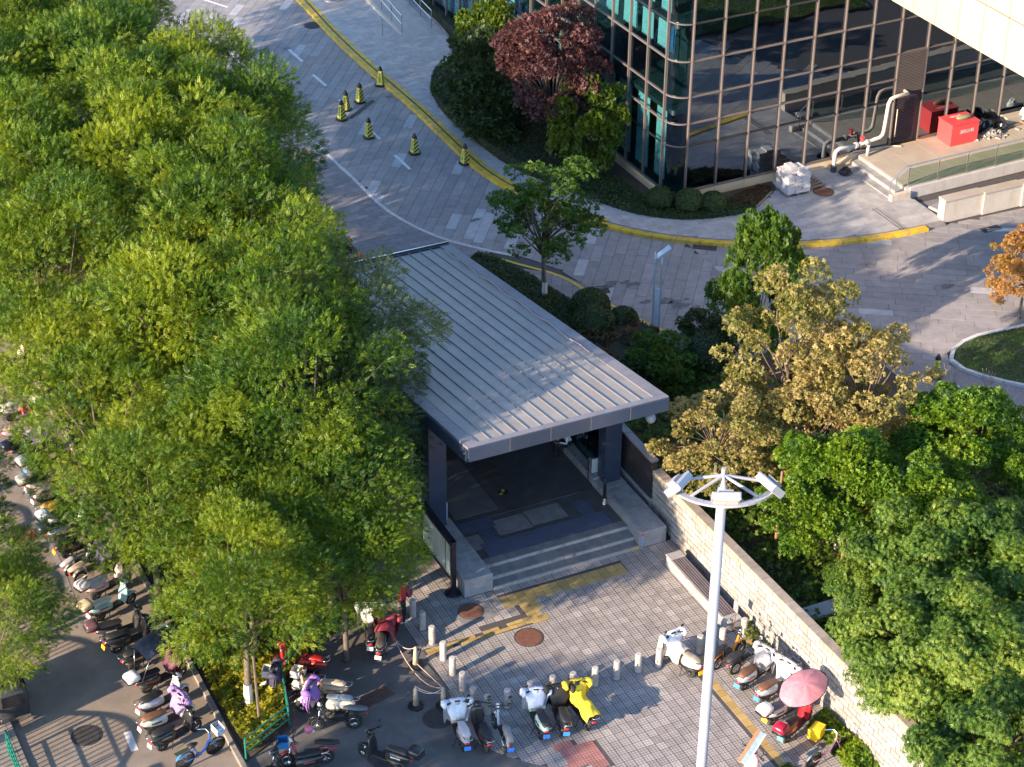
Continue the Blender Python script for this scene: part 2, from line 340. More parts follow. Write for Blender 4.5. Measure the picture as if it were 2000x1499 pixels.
M['shrub'] = leafmat('dark shrub leaf', [(.016, .034, .012), (.028, .055, .016), (.045, .075, .02), (.06, .09, .022)], .28)
M['shrubr'] = leafmat('reddish shrub leaf', [(.03, .04, .014), (.06, .045, .018), (.11, .045, .022), (.06, .08, .02)], .3)
M['cover'] = leafmat('ground cover leaf', [(.025, .06, .01), (.055, .11, .012), (.11, .165, .014), (.17, .2, .02)], .4)
M['coverY'] = leafmat('yellow green cover leaf', [(.05, .09, .01), (.13, .16, .012), (.26, .25, .014), (.36, .32, .02)], .38)
M['grass'] = leafmat('lawn', [(.03, .09, .01), (.045, .12, .012), (.06, .15, .015), (.08, .17, .02)], .3)
M['shade_core'] = mat('shrub stems', (.02, .022, .012), .95, .3, 6)  # for the solid cores inside shrubs; their inner shade is put into this colour
# ================================================================ SETTING
def clip(poly, nx, ny, d):
    out = []
    for i in range(len(poly)):
        a, b = poly[i], poly[(i + 1) % len(poly)]
        da, db = a[0] * nx + a[1] * ny - d, b[0] * nx + b[1] * ny - d
        if da <= 0: out.append(a)
        if (da < 0 < db) or (db < 0 < da):
            t = da / (da - db); out.append((a[0] + (b[0] - a[0]) * t, a[1] + (b[1] - a[1]) * t))
    return out
def area(p): return abs(sum(p[i][0] * p[(i + 1) % len(p)][1] - p[(i + 1) % len(p)][0] * p[i][1] for i in range(len(p)))) / 2
def inside(p, poly):
    c = False; x, y = p
    for i in range(len(poly)):
        a, b = poly[i], poly[i - 1]
        if (a[1] > y) != (b[1] > y) and x < (b[0] - a[0]) * (y - a[1]) / (b[1] - a[1]) + a[0]: c = not c
    return c
def tiling(poly, w, h, ang, gap, bond=.5, holes=()):
    """rectangles w x h laid at ang inside poly, cut where the border cuts them: [(outline, whole?, centre)]"""
    ca, sa = math.cos(ang), math.sin(ang)
    rot = lambda x, y: (x * ca - y * sa, x * sa + y * ca); inv = lambda p: (p[0] * ca + p[1] * sa, -p[0] * sa + p[1] * ca)
    q = [inv(p) for p in poly]; x0, x1 = min(p[0] for p in q), max(p[0] for p in q); y0, y1 = min(p[1] for p in q), max(p[1] for p in q)
    res = []; j = 0
    for j in range(int((y1 - y0) / h) + 2):
        off = (bond * w * (j % 2)) if bond <= .5 else rnd.random() * w
        for i in range(-1, int((x1 - x0) / w) + 2):
            ax, ay = x0 + i * w + off + gap / 2, y0 + j * h + gap / 2; bx, by = ax + w - gap, ay + h - gap
            if bx < x0 or ax > x1: continue
            c = rot((ax + bx) / 2, (ay + by) / 2)
            cs = [rot(*p) for p in ((ax, ay), (bx, ay), (bx, by), (ax, by))]
            if not any(inview((*p, 0), 60) for p in cs): continue
            if any(inside(c, hp) for hp in holes): continue
            k = q
            for n in ((-1, 0, -ax), (1, 0, bx), (0, -1, -ay), (0, 1, by)):
                k = clip(k, *n)
                if len(k) < 3: break
            if len(k) < 3: continue
            a = area(k)
            if a < .12 * (w - gap) * (h - gap): continue
            res.append(([rot(*p) for p in k], a > .995 * (w - gap) * (h - gap), c))
    return res
def pave(parent, name, poly, w, h, ang, gap, z, m, thick=.02, bond=.5, limit=300, holes=(), lift=.003):
    ts = tiling(poly, w, h, ang, gap, bond, holes)
    whole = sorted((t for t in ts if t[1]), key=lambda t: (t[2][0] - CAMP[0]) ** 2 + (t[2][1] - CAMP[1]) ** 2)[:limit]
    ids = set(id(t) for t in whole)
    me = MB().box((0, 0, -thick / 2), (w - gap, h - gap, thick)).mesh(name)
    for t in whole: put(name, me, m, parent, (t[2][0], t[2][1], z + rnd.uniform(-lift, lift)), (0, 0, ang))
    rest = MB()
    for t in ts:
        if id(t) not in ids: rest.prism(t[0], z - thick, z + rnd.uniform(-lift, lift))
    if rest.v:
        o = rest.build(name, m, parent); o['kind'] = 'stuff'
def sheet(name, poly, z, m, parent=None, thick=0.0):
    mb = MB()
    if thick: mb.prism(poly, z - thick, z)
    else: mb.add([(p[0], p[1], z) for p in poly], [tuple(range(len(poly)))])
    o = mb.build(name, m, parent)
    if parent is None: o['kind'] = 'structure'
    return o
def offset(line, d):
    out = []
    for i in range(len(line)):
        a, b = line[max(i - 1, 0)], line[min(i + 1, len(line) - 1)]
        l = math.hypot(b[0] - a[0], b[1] - a[1]) or 1
        out.append((line[i][0] - (b[1] - a[1]) / l * d, line[i][1] + (b[0] - a[0]) / l * d))
    return out
def smooth(line, k=4):
    out = []
    P = [line[0]] + list(line) + [line[-1]]
    for i in range(1, len(P) - 2):
        for j in range(k):
            t = j / k; a, b, c, d = P[i - 1], P[i], P[i + 1], P[i + 2]
            out.append(tuple(.5 * (2 * b[n] + (c[n] - a[n]) * t + (2 * a[n] - 5 * b[n] + 4 * c[n] - d[n]) * t * t + (3 * b[n] - a[n] - 3 * c[n] + d[n]) * t ** 3) for n in (0, 1)))
    out.append(line[-1]); return out
def resample(line, step):
    out = [line[0]]; acc = 0
    for i in range(1, len(line)):
        a, b = line[i - 1], line[i]; l = math.hypot(b[0] - a[0], b[1] - a[1])
        if l < 1e-9: continue
        s = step - acc
        while s <= l: out.append((a[0] + (b[0] - a[0]) * s / l, a[1] + (b[1] - a[1]) * s / l)); s += step
        acc = l - (s - step)
    return out
def kerb(line, w, z0, z1, m, parent, name='kerb_stone', length=.9, gap=.012, part=True):
    """a run of kerb stones along line; each one an object"""
    pts = resample(smooth(line), length)
    for i in range(len(pts) - 1):
        a, b = pts[i], pts[i + 1]; l = math.hypot(b[0] - a[0], b[1] - a[1])
        c = ((a[0] + b[0]) / 2, (a[1] + b[1]) / 2)
        if not inview((*c, 0), 40): continue
        MB().box((0, 0, (z0 + z1) / 2), (l - gap, w, z1 - z0), ch=.012).build(name, m, parent, loc=None).matrix_local = Matrix.Translation((c[0], c[1], 0)) @ Matrix.Rotation(math.atan2(b[1] - a[1], b[0] - a[0]), 4, 'Z')
def strip(line, w, z, m, parent=None, name='line_marking', jag=0.0):
    line = smooth(line); A, B = offset(line, w / 2), offset(line, -w / 2)
    if jag: A = [(x + rnd.uniform(-jag, jag), y + rnd.uniform(-jag, jag)) for x, y in A]
    n = len(A); o = MB().add([(p[0], p[1], z) for p in A + B], [(i, i + 1, n + i + 1, n + i) for i in range(n - 1)]).build(name, m, parent)
    if parent is None: o['kind'] = 'structure'
    return o
g = sheet('ground', [(-300, -300), (300, -300), (300, 400), (-300, 400)], -.06, M['soil'])

# --- upper road
kerbL = [(12.5, 62), (12.3, 49.87), (12.14, 45.3), (12.14, 41.2), (12.28, 37.66), (12.4, 34.4), (12.4, 30.75), (12.42, 28.32), (12.6, 26.74), (12.98, 25.1), (13.95, 22.6), (15.04, 20.79), (16.2, 19.3), (17.52, 18.14), (19.12, 17.06), (21.22, 16.0), (23.54, 15.28), (25.57, 14.93), (28.3, 14.78)]
whiteL = [(5.0, 56), (5.6, 50.5), (6.34, 46.9), (6.75, 45.0), (6.9, 42.5), (6.91, 38.62), (6.87, 34.46), (6.98, 31.5), (7.12, 28.9), (7.2, 26.63), (7.6, 24.6), (8.42, 22.6), (9.75, 20.85), (10.9, 19.6)]
hedgeE = [(9.2, 20.4), (9.75, 19.6), (10.3, 18.0), (10.7, 16.2), (11.2, 14.4), (12.0, 12.6), (13.2, 10.2), (15.5, 6.6), (19, 2.6), (24, -2.5)]
lowY = [(9.15, 21.0), (10.3, 19.35), (11.42, 17.71), (11.93, 15.76), (12.5, 13.79), (13.15, 12.06), (13.9, 10.7)]
road = sheet('road', [(-2, 66), (-2, 12), (11, 2), (22, -12), (60, -12), (60, 66)], -.03, M['joint'])
ks, ws = smooth(kerbL), smooth(whiteL)
rp = ws + [(11.6, 18.3), (11.95, 16.8), (12.3, 14.9), (12.9, 12.8), (13.6, 11.2), (15, 8.2), (17.5, 8.2), (17.5, 18.2)] + [p for p in ks if p[0] < 17.5][::-1]
pave(road, 'road_slab', rp, 1.4, .46, math.radians(53), .014, 0, M['slab'], bond=.9, lift=.004)
rp2 = [(17.5, 18.18)] + [p for p in ks if p[0] > 17.5] + [(28.3, 14.9), (33.5, 14.7), (40, 14.5), (46, 8), (26.2, 6.4), (23.6, 6.6), (22.2, 6.1), (21.6, 5.0), (22.4, 3.6), (24.5, 1.5), (21, -2), (15, 6.6), (15, 8.2), (17.5, 8.2)]
pave(road, 'road_slab', rp2, 1.4, .46, math.radians(-32), .014, 0, M['slab'], bond=.9, lift=.004, limit=140)
# narrow paver walk between the yellow line and the hedge
wk = smooth(hedgeE); wl = [p for p in smooth(lowY)]
pave(road, 'walk_slab', [p for p in wk if 3 < p[1] < 19.6] + [(16, 7.4), (15, 8.2), (13.6, 11.2), (12.9, 12.8), (12.3, 14.9), (11.95, 16.8), (11.3, 18.1)], .9, .45, math.radians(60), .014, .0, M['paver2'], bond=.5, limit=120)
strip(lowY, .14, .008, M['line_y'], road, 'yellow_line')
# parking bay left of the white line
bay = [(-2, 62), (-2, 17.6), (6.6, 17.6), (9.2, 20.2), (9.75, 20.85)] + ws[::-1][4:]
pave(road, 'bay_paver', bay, .62, .31, math.radians(-2), .012, 0, M['paver2'], bond=.5)
kerb(whiteL, .16, -.03, .012, M['kerb_w'], road, 'white_kerb', .95)
# road markings: dashes
for i, (a, b) in enumerate([((9.54, 43.95), (9.62, 42.3)), ((9.52, 40.6), (9.62, 39.1)), ((9.6, 37.4), (9.6, 36.0)), ((9.62, 34.2), (9.7, 32.6)), ((9.66, 30.8), (9.72, 29.2))]):
    strip([a, b], .15, .009, M['line_w'], road, 'lane_dash')
strip([(29.7, 13.75), (31.1, 13.1)], .3, .009, M['line_w'], road, 'lane_dash')
strip([(7.5, 52.5), (8.6, 50.4)], .15, .009, M['line_w'], road, 'lane_dash')
# dark repair trench where slabs were lifted
sheet('patch', [(9.2, 35.3), (9.35, 35.15), (11.1, 36.5), (11.0, 36.75)], .008, M['joint'], road)
def disc(name, c, r, z, m, parent=None, label=None, cat=None, group=None, n=28, rib=True):
    t = thing(name, label, cat, (c[0], c[1], z), 0, group)
    MB().lathe([(r * 1.09, -.02), (r * 1.09, .0), (r * 1.0, .004), (r * .99, -.004)], n=n).build('frame_ring', M['iron'], t)
    mb = MB().lathe([(r * .97, -.02), (r * .97, .004), (r * .9, .008), (.001, .008)], n=n)
    if rib:
        for i in range(-5, 6):
            w = math.sqrt(max(r * r * .78 - (i * r / 6.5) ** 2, 0)) * 2
            mb.box((0, i * r / 6.5, .011), (w, r * .07, .008))
    mb.build('cover', m, t)
    return t
disc('manhole_cover', (11.72, 46.35), .42, .004, M['iron'], label='dark iron manhole cover in the road beside the yellow kerb', cat='manhole cover')
disc('manhole_cover', (25.16, 19.46), .43, .135, M['rust'], label='round manhole cover in the pale paving in front of the pallet of cut slabs', cat='manhole cover')
disc('manhole_cover', (.02, -2.65), .44, .004, M['rust'], label='rusty red round manhole cover in the sunlit plaza below the tactile strip', cat='manhole cover')
disc('manhole_cover', (-1.08, -.68), .4, .004, M['rust'], label='shaded rusty manhole cover beside the corner block of the entrance stairs', cat='manhole cover')
disc('manhole_cover', (-4.15, -4.95), .42, .004, M['iron'], label='worn manhole cover in the asphalt behind the white blanketed scooter', cat='manhole cover')
disc('manhole_cover', (-13.85, -1.25), .43, .004, M['iron'], label='dark manhole cover in the lane under the railing shadow', cat='manhole cover')
disc('manhole_cover', (-12.9, 9.3), .42, .004, M['rust'], label='brown manhole cover in the lane near the yellow and white scooter', cat='manhole cover')
def grate(c, L_, W_, rz, z, label, m=None):
    t = thing('drain_grate', label, 'drain grate', (c[0], c[1], z), rz)
    MB().box((0, 0, -.012), (L_, W_, .02)).build('pit', M['joint'], t)
    mb = MB(); n = int(L_ / .07)
    for i in range(n): mb.box((-L_ / 2 + (i + .5) * L_ / n, 0, .004), (.028, W_, .012))
    for s in (-1, 0, 1): mb.box((0, s * (W_ / 2 - .015), .006), (L_, .03, .012))
    mb.build('bars', m or M['iron'], t)
grate((18.0, 17.4), 1.0, .42, math.radians(-36), .004, 'dark drain grate in the road against the yellow kerb')
grate((12.3, 16.05), .85, .6, math.radians(-15), .004, 'square drain grate beside the lower yellow line near the round shrubs')
grate((26.3, 16.2), 2.1, .36, math.radians(91), .136, 'long grey drain strip in the paving below the stone steps', M['conc'])
grate((29.9, 13.75), 0.9, .4, 0, .004, 'small drain grate at the foot of the stained cream wall')
grate((-5.6, -3.3), 1.4, .5, math.radians(15), .003, 'slotted drain grate in the asphalt behind the two dark scooters', M['rust'])
grate((-6.2, -6.0), 1.0, .8, math.radians(15), .003, 'slotted drain grate in the asphalt beside the scooter with the black box')

def stain(c, r_, seed, m=None, z=.0135):
    q = random.Random(seed); pts = [(c[0] + r_ * q.uniform(.5, 1.1) * math.cos(a), c[1] + r_ * .55 * q.uniform(.5, 1.1) * math.sin(a)) for a in [i * .45 for i in range(14)]]
    sheet('stain', pts, z, m or M['stain'], road)
for i, (px, py, r_) in enumerate([(1195, 553, .35), (1222, 552, .3), (1238, 556, .4), (1262, 590, .3), (1300, 588, .5), (1318, 592, .35), (1330, 598, .45), (1350, 612, .4), (1340, 585, .2), (1190, 560, .25), (1360, 600, .2), (930, 430, .3), (760, 190, .3), (560, 95, .25), (1700, 520, .4), (1850, 560, .35)]):
    p = G(px, py); stain(p, r_, i)
# --- raised pavement by the building
kI = offset(kerbL, .16)
pin = [(17.9, 62), (17.6, 47.49), (17.17, 41.58), (15.6, 38.6), (14.46, 37.13), (13.79, 35.49), (13.47, 33.14), (13.6, 29.9), (14.0, 27.05), (15.13, 24.32), (15.83, 22.76), (16.9, 21.02), (18.26, 19.9), (19.75, 19.4), (21.47, 19.3), (22.25, 19.72), (23.5, 20.6)]
pins = smooth(pin)
pave_poly = smooth(offset(kerbL, .3)) + [(28.4, 15.1), (28.3, 21.8)] + [(23.6, 21.8)] + pins[::-1]
pav = sheet('pavement', smooth(kerbL) + [(28.4, 21.9), (23, 23), (30, 62)], .105, M['paverj'], thick=.16)
up_ = [p for p in pave_poly if True]
pave(pav, 'paving_slab', pave_poly, .62, .31, math.radians(-2), .01, .13, M['paver'], bond=.5)
kerb(kerbL, .3, -.05, .15, M['kerb_y'], pav, 'yellow_kerb', 1.0)
# painted yellow band on the pavement edge stones
strip(offset(kerbL[:12], .34), .22, .1345, M['kerb_y'], pav, 'painted_band', .03)
strip(offset(kerbL[:12], .2), .05, .152, M['iron'], pav, 'dark_gap')
kerb(offset(pin, .06), .1, .1, .2, M['kerb_g'], pav, 'bed_edging', .8)
bed = sheet('planting_bed', pins + [(23.6, 21.3), (19, 21.6), (18.6, 62)], .15, M['soil'], thick=.12)
# ramp beside the hedge at the top
rm = thing('access_ramp', 'pale sloped access ramp beside the clipped hedge, between two steel handrails', 'ramp', (0, 0, 0))
MB().add([(15.35, 43.2, .132), (17.05, 43.2, .132), (17.4, 62, .9), (15.7, 62, .9), (15.35, 43.2, .05), (15.7, 62, .05)], [(0, 1, 2, 3), (0, 3, 5, 4)]).build('ramp_surface', M['paver'], rm)
MB().add([(15.2, 43.0, .12), (15.36, 43.0, .12), (15.72, 62, 1.0), (15.56, 62, 1.0), (15.2, 43, .05), (15.56, 62, .05)], [(0, 1, 2, 3), (4, 0, 3, 5)]).build('ramp_kerb', M['creamw'], rm)

# --- forecourt asphalt, lane
sheet('forecourt', [(-10.2, 3), (-10.2, -40), (30, -40), (30, -5), (-2.9, -5), (-2.9, 3)], -.012, M['asphalt'])
lane = sheet('lane', [(-18.5, 70), (-18.5, -30), (-9.95, -30), (-9.95, 70)], -.006, M['asphalt2'])
strip([(-12.1, 13.5), (-12.27, 10.87), (-12.3, 7.36), (-12.55, 3.6)], .18, .002, M['line_f'], lane, 'lane_line')
strip([(-12.72, -1.6), (-12.76, -2.5)], .22, .002, M['line_w'], lane, 'lane_line')
for y in (9.2, 6.3, 3.2, -2.1): strip([(-12.4, y - .6), (-11.3, y - .3)], .07, .002, M['line_f'], lane, 'bay_line')
lk = thing('lane_kerb', 'low weathered kerb edging the planting strip beside parked scooters', 'kerb', (0, 0, 0))
kerb([(-10.12, -6), (-10.12, -3), (-10.05, 0), (-10.0, 20), (-10, 50)], .16, -.02, .13, M['kerb_g'], lk, 'kerb_stone', .75)
side = sheet('pavement_left', [(-19, 70), (-19, -30), (-15.75, -30), (-15.75, 70)], .07, M['joint'], thick=.1)
pave(side, 'paving_slab', [(-18.6, 14), (-18.6, -12), (-15.75, -12), (-15.75, 14)], .9, .8, 0, .016, .085, M['kerb_g'], bond=.0, limit=120)
strip_bed = sheet('planting_strip', [(-9.92, 60), (-9.92, -4.3), (-8.3, -3.5), (-7.9, -1.9), (-6.0, -.2), (-4.2, 1.0), (-3.6, 3), (-3.6, 20), (-3.6, 60)], .04, M['soil'], thick=.1)

# --- plaza
pl_edge = [(-3.3, 3.2), (-3.3, -3.6), (-3.55, -4.4), (-3.55, -6.1), (-3.2, -7.0), (-2.4, -7.95), (-1.2, -8.9), (1, -10.4), (4, -12.5), (6.6, -15)]
plaza_poly = [(-3.3, 3.2)] + smooth(pl_edge)[1:] + [(6.62, -15), (6.62, 0), (-1, 0), (-1, 3.2)]
plaza = sheet('plaza', plaza_poly, -.004, M['joint'])
tac = [[(-.02, -.42), (4.5, -.42), (4.5, -1.02), (-.02, -1.02)], [(.45, -1.02), (1.05, -1.02), (1.05, -2.1), (.45, -2.1)]]
tac2 = [[(-3.2, -1.82), (.45, -1.5), (.45, -2.1), (-3.2, -2.2)]]
yl = [[(4.02, -5.7), (4.3, -5.7), (4.3, -14), (4.02, -14)], [(4.3, -5.7), (6.4, -5.7), (6.4, -5.98), (4.3, -5.98)]]
red = [[(-1.6, -7.45), (-1.0, -7.45), (-1.0, -8.65), (-1.6, -8.65)], [(-1.0, -7.75), (-.4, -7.75), (-.4, -8.95), (-1.0, -8.95)]]
pave(plaza, 'paving_tile', plaza_poly, .3, .3, 0, .018, 0, M['tile'], bond=0, holes=tac + tac2 + yl + red, lift=.0025)
for p in red: pave(plaza, 'red_tile', p, .3, .3, 0, .012, .001, M['tile_red'], bond=0)
for p in tac + yl: pave(plaza, 'tactile_tile', p, .3, .3, 0, .014, .003, M['tile_yel'], bond=0, lift=.004)
# broken tactile strip towards the bollards: loose small bricks
for i in range(13):
    for j in range(2):
        if (i, j) in ((3, 0), (6, 1), (9, 1)): continue
        MB().box((0, 0, -.01), (.27, .14, .024)).build('tactile_tile', M['tile_yel'], plaza).matrix_local = Matrix.Translation((-3.05 + i * .285, -2.1 + i * .012 + j * .17, .006 + rnd.uniform(0, .006))) @ Matrix.Rotation(rnd.uniform(-.06, .08), 4, 'Z')
sheet('gutter', [(6.42, -3.6), (6.62, -3.6), (6.62, 0), (6.42, 0)], .006, M['kerb_g'], plaza)
sheet('repair_patch', [(-1.75, -.2), (-.5, -.15), (-.35, -1.25), (-1.55, -1.35)], .0045, M['paverj'], plaza)
# --- lawn island far right
lawnp = [(26.2, 6.35), (24.0, 6.5), (22.6, 6.1), (22.0, 5.3), (22.4, 4.2), (23.6, 2.75), (25.5, 1.0), (30, -3), (40, -3), (40, 6)]
lawn = sheet('lawn', lawnp, .1, M['soil'], thick=.14)
kerb([(32, 6.6), (26.2, 6.45), (24.0, 6.6), (22.55, 6.15), (21.9, 5.3), (22.35, 4.1), (23.55, 2.65), (25.45, .9), (30, -3.2)], .16, -.02, .13, M['kerb_w'], lawn, 'kerb_stone', .8)
sheet('walk', [(17.5, 8), (15.6, 6.5), (19.3, 2.4), (26, -4.5), (30, -4), (25.4, .8), (22.3, 4.0), (21.8, 5.4)], .004, M['paver2'])
# --- garden soil on the right
sst = lambda a, b, x: (lambda t: t * t * (3 - 2 * t))(max(0, min(1, (x - a) / (b - a))))
def gz(x, y): return .04 + 1.1 * sst(8, 2, y) * sst(19, 12, x) if x > 6.7 else .04
sheet('garden_edge', [(6.9, -20), (40, -20), (24, -2.4), (19, 2.7), (15.5, 6.7), (13.2, 10.3), (11.2, 14.5), (10.0, 18), (9.2, 20.4), (6.9, 17.5)], .02, M['soil'], thick=.06)
gb = MB().grid(lambda a, b: (6.95 + 12.5 * a, -18 + 27 * b, gz(6.95 + 12.5 * a, -18 + 27 * b)), 24, 40).build('garden_bed', M['soil'], None, True); gb['kind'] = 'structure'
# ================================================================ METRO ENTRANCE
st = thing('metro_entrance', 'metro station entrance under a long sloping grey standing seam roof', 'station entrance', (0, 0, 0))
RX0, RX1, RY0, RY1, RZ0, RZ1 = -.84, 6.26, .08, 17.4, 5.7, 2.82
RS = (RZ1 - RZ0) / (RY1 - RY0); RA = math.atan(RS)
rz = lambda y: RZ0 + (y - RY0) * RS
roof = MB()
roof.add([(RX0 + .06, RY0 + .05, rz(RY0) - .3), (RX1 - .06, RY0 + .05, rz(RY0) - .3), (RX1 - .06, RY1 - .05, rz(RY1) - .3), (RX0 + .06, RY1 - .05, rz(RY1) - .3),
          (RX0 + .06, RY0 + .05, rz(RY0) - .02), (RX1 - .06, RY0 + .05, rz(RY0) - .02), (RX1 - .06, RY1 - .05, rz(RY1) - .02), (RX0 + .06, RY1 - .05, rz(RY1) - .02)],
         [(3, 2, 1, 0), (4, 5, 6, 7), (0, 1, 5, 4), (1, 2, 6, 5), (2, 3, 7, 6), (3, 0, 4, 7)])
ro = roof.build('roof', M['gutter'], st)
B = .42; nP = 14; pw = (RX1 - RX0 - 2 * B) / nP
def slopebox(x0, x1, y0, y1, h0, h1): # box riding on the roof slope
    return MB().add([(x0, y0, rz(y0) + h0), (x1, y0, rz(y0) + h0), (x1, y1, rz(y1) + h0), (x0, y1, rz(y1) + h0), (x0, y0, rz(y0) + h1), (x1, y0, rz(y0) + h1), (x1, y1, rz(y1) + h1), (x0, y1, rz(y1) + h1)],
                    [(3, 2, 1, 0), (4, 5, 6, 7), (0, 1, 5, 4), (1, 2, 6, 5), (2, 3, 7, 6), (3, 0, 4, 7)])
for i in range(nP):
    x0 = RX0 + B + i * pw
    slopebox(x0 + .02, x0 + pw - .02, RY0 + .3, RY1 - .3, -.02, .012 + rnd.uniform(-.004, .004)).build('roof_panel', M['roof'], ro)
for i in range(nP + 1):
    x0 = RX0 + B + i * pw
    slopebox(x0 - .014, x0 + .014, RY0 + .24, RY1 - .25, -.02, .05).build('roof_seam', M['roof_rib'], ro)
for s in (0, 1):   # side cappings in lengths
    xa, xb = (RX0, RX0 + B - .03) if s == 0 else (RX1 - B + .03, RX1)
    for k in range(9):
        ya, yb = RY0 + .26 + k * 1.9, min(RY0 + .26 + (k + 1) * 1.9 - .012, RY1 - .26)
        if yb > ya + .1: slopebox(xa, xb, ya, yb, -.04, .05).build('edge_capping', M['gutter'], ro)
slopebox(RX0, RX1, RY0, RY0 + .245, -.03, .055).build('edge_capping', M['gutter'], ro)
slopebox(RX0, RX1, RY1 - .25, RY1, -.2, .04).build('edge_capping', M['dark'], ro)
slopebox(RX0, RX1, RY1 - .1, RY1 - .04, .04, .12).build('edge_rail', M['chrome'], ro)
# front fascia panels with copper sealant between
n = 5; fw = (RX1 - RX0) / n
for i in range(n):
    xa = RX0 + i * fw
    MB().box((xa + fw / 2, RY0 - .03, RZ0 - .215), (fw - .03, .08, .47)).build('fascia_panel', M['navy'], ro)
    if i: MB().box((xa, RY0 - .025, RZ0 - .215), (.03, .08, .46)).build('fascia_joint', M['seam'], ro)
for s in (0, 1):   # side fascia follows the slope
    x = RX0 if s == 0 else RX1
    for k in range(8):
        ya, yb = RY0 + .02 + k * 2.16, RY0 + .02 + (k + 1) * 2.16 - .02
        slopebox(x - .05, x + .05, ya, yb, -.48, -.045).build('fascia_panel', M['navy'], ro)
tag(MB().tube([(RX1 - .5 + .05 * math.sin(i * 2.1), 4.6 + i * .8, rz(4.6 + i * .8) + .09) for i in range(16)] , .018, 6).build('roof_cable', M['rope'], None), 'pale cable lying along the right edge of the metro roof', 'cable')
# floor, steps
MB().box((2.71, 4.6, .2), (7.4, 7.5, .398)).build('platform', M['floor'], st)
MB().box((2.72, .43, .064), (5.36, .83, .128)).build('step', M['step'], st); MB().box((2.72, .62, .2), (5.36, .5, .13)).build('step', M['step'], st)
for i, (y, z) in enumerate(((0.0, .065), (.36, .197), (.84, .33))):
    MB().box((2.72, y, z), (5.36, .03, .115)).build('step_riser', M['riser'], st)
for i in range(6):   # treads as slabs
    for y0, y1, z in ((0.02, .36, .135), (.38, .84, .267)):
        MB().box((.05 + .89 * (i + .5), (y0 + y1) / 2, z), (.88, y1 - y0, .02), ch=.004).build('tread_slab', M['step'], st)
    MB().box((.05 + .89 * (i + .5), 1.0, .402), (.88, .3, .018), ch=.004).build('tread_slab', M['step'], st)
MB().box((2.75, 1.55, .404), (4.6, .78, .02)).build('tactile_band', M['tile_blue'], st)
for x, y, w, d in ((.95, 2.3, .55, .7), (.8, 3.0, 1.2, .6), (4.55, 2.4, .5, .9)): MB().box((x, y, .4025), (w, d, .02)).build('tactile_band', M['tile_blue'], st)
for (x, y, w, d) in ((1.9, 2.55, 1.2, .85), (3.2, 2.6, 1.3, .85), (.4, 2.1, .5, .8)): MB().box((x, y, .4015), (w, d, .014)).build('floor_slab', M['step'], st)
for i in range(5):
    for j in range(4): MB().box((2.55 + i * .75, 3.75 + j * 1.05, .4), (.742, 1.042, .01)).build('floor_slab', M['floor'], st)
MB().box((1.1, 5.2, .403), (1.6, 3.3, .014)).build('floor_slab', M['floor2'], st)
MB().box((2.5, 3.25, .404), (4.5, .02, .012)).build('drain_line', M['steel'], st)
for k in range(5):
    q = k * 2 * math.pi / 5; MB().box((2.45 + .13 * math.cos(q), 4.35 + .1 * math.sin(q), .412), (.13, .1, .006), rz=q).build('floor_sticker', M['line_y'] if k % 2 else M['black'], st)
# descending flight behind
for i in range(9): MB().box((2.7, 8.5 + i * .34, .28 - i * .16), (6.4, .34, .1)).build('stair', M['floor'], st)
MB().box((2.7, 14.4, -.6), (6.6, 6, .1)).build('lower_floor', M['interior'], st)
MB().box((2.7, 17.0, 1.1), (6.7, .12, 2.9)).build('rear_wall', M['dark'], st)
# side blocks
for s in (0, 1):
    x = -.49 if s == 0 else 5.92; h = .7 if s == 0 else .63
    MB().box((x, .67, h / 2), (1.0, 1.33, h), ch=.012).build('side_block', M['conc'], st)
    MB().box((x, 2.04, h / 2), (1.0, 1.39, h), ch=.012).build('side_block', M['conc'], st)
    MB().box((x, 3.1, h / 2), (1.0, .7, h), ch=.012).build('side_block', M['conc'], st)
rr = MB(); rr.add([(5.405, -.015, .0), (5.55, -.015, .0), (5.55, 2.3, .0), (5.405, 2.3, 0), (5.405, -.015, .66), (5.55, -.015, .66), (5.55, 2.5, .72), (5.405, 2.5, .72)], [(0, 1, 5, 4), (1, 2, 6, 5), (2, 3, 7, 6), (3, 0, 4, 7), (4, 5, 6, 7)])
rr.build('block_upstand', M['conc'], st)
MB().box((5.3, .845, .345), (.2, .02, .05)).build('warning_label', M['redbox'], st)
for k in range(7): MB().box((5.50, -.03, .12 + k * .06), (.1, .012, .012)).build('gauge_mark', M['line_w'], st)
MB().box((5.50, -.022, .32), (.12, .012, .45)).build('flood_gauge', paint(.1, .2, .35), st)
MB().box((5.5, -.03, .56), (.12, .012, .05)).build('gauge_mark', M['redbox'], st)
MB().box((5.28, -.02, .07), (.22, .012, .06)).build('warning_label', M['line_y'], st)
# columns
for x in (-.56, 5.98):
    MB().box((x, 3.3, 2.85), (.62, .5, 4.5)).build('column', M['navy'], st)
# side walls: plinth, panes, mullions, teal band
for s in (0, 1):
    x = -.78 if s == 0 else 6.2
    MB().box((x + (-.12 if s == 0 else .06), 10.3, .27), (.5, 13.4, .54)).build('side_plinth', M['conc'], st)
    for k in range(8):
        y0, y1 = 3.62 + k * 1.66, 3.62 + (k + 1) * 1.66
        top = rz(y1) - .5
        MB().box((x, (y0 + y1) / 2, (top + .56) / 2), (.02, y1 - y0 - .05, top - .56)).build('glass_pane', M['glass_s'], st)
        MB().box((x, y0, (rz(y0) + .1) / 2 + .1), (.07, .05, rz(y0) - .7)).build('wall_mullion', M['dark'], st)
        if s == 0: slopebox(x - .035, x - .015, y0 + .03, y1 - .03, -1.12, -.8).build('teal_band', paint(.02, .22, .24, .4), st)
    slopebox(x - .03, x + .03, 3.62, 16.9, -.62, -.5).build('top_rail', M['dark'], st)
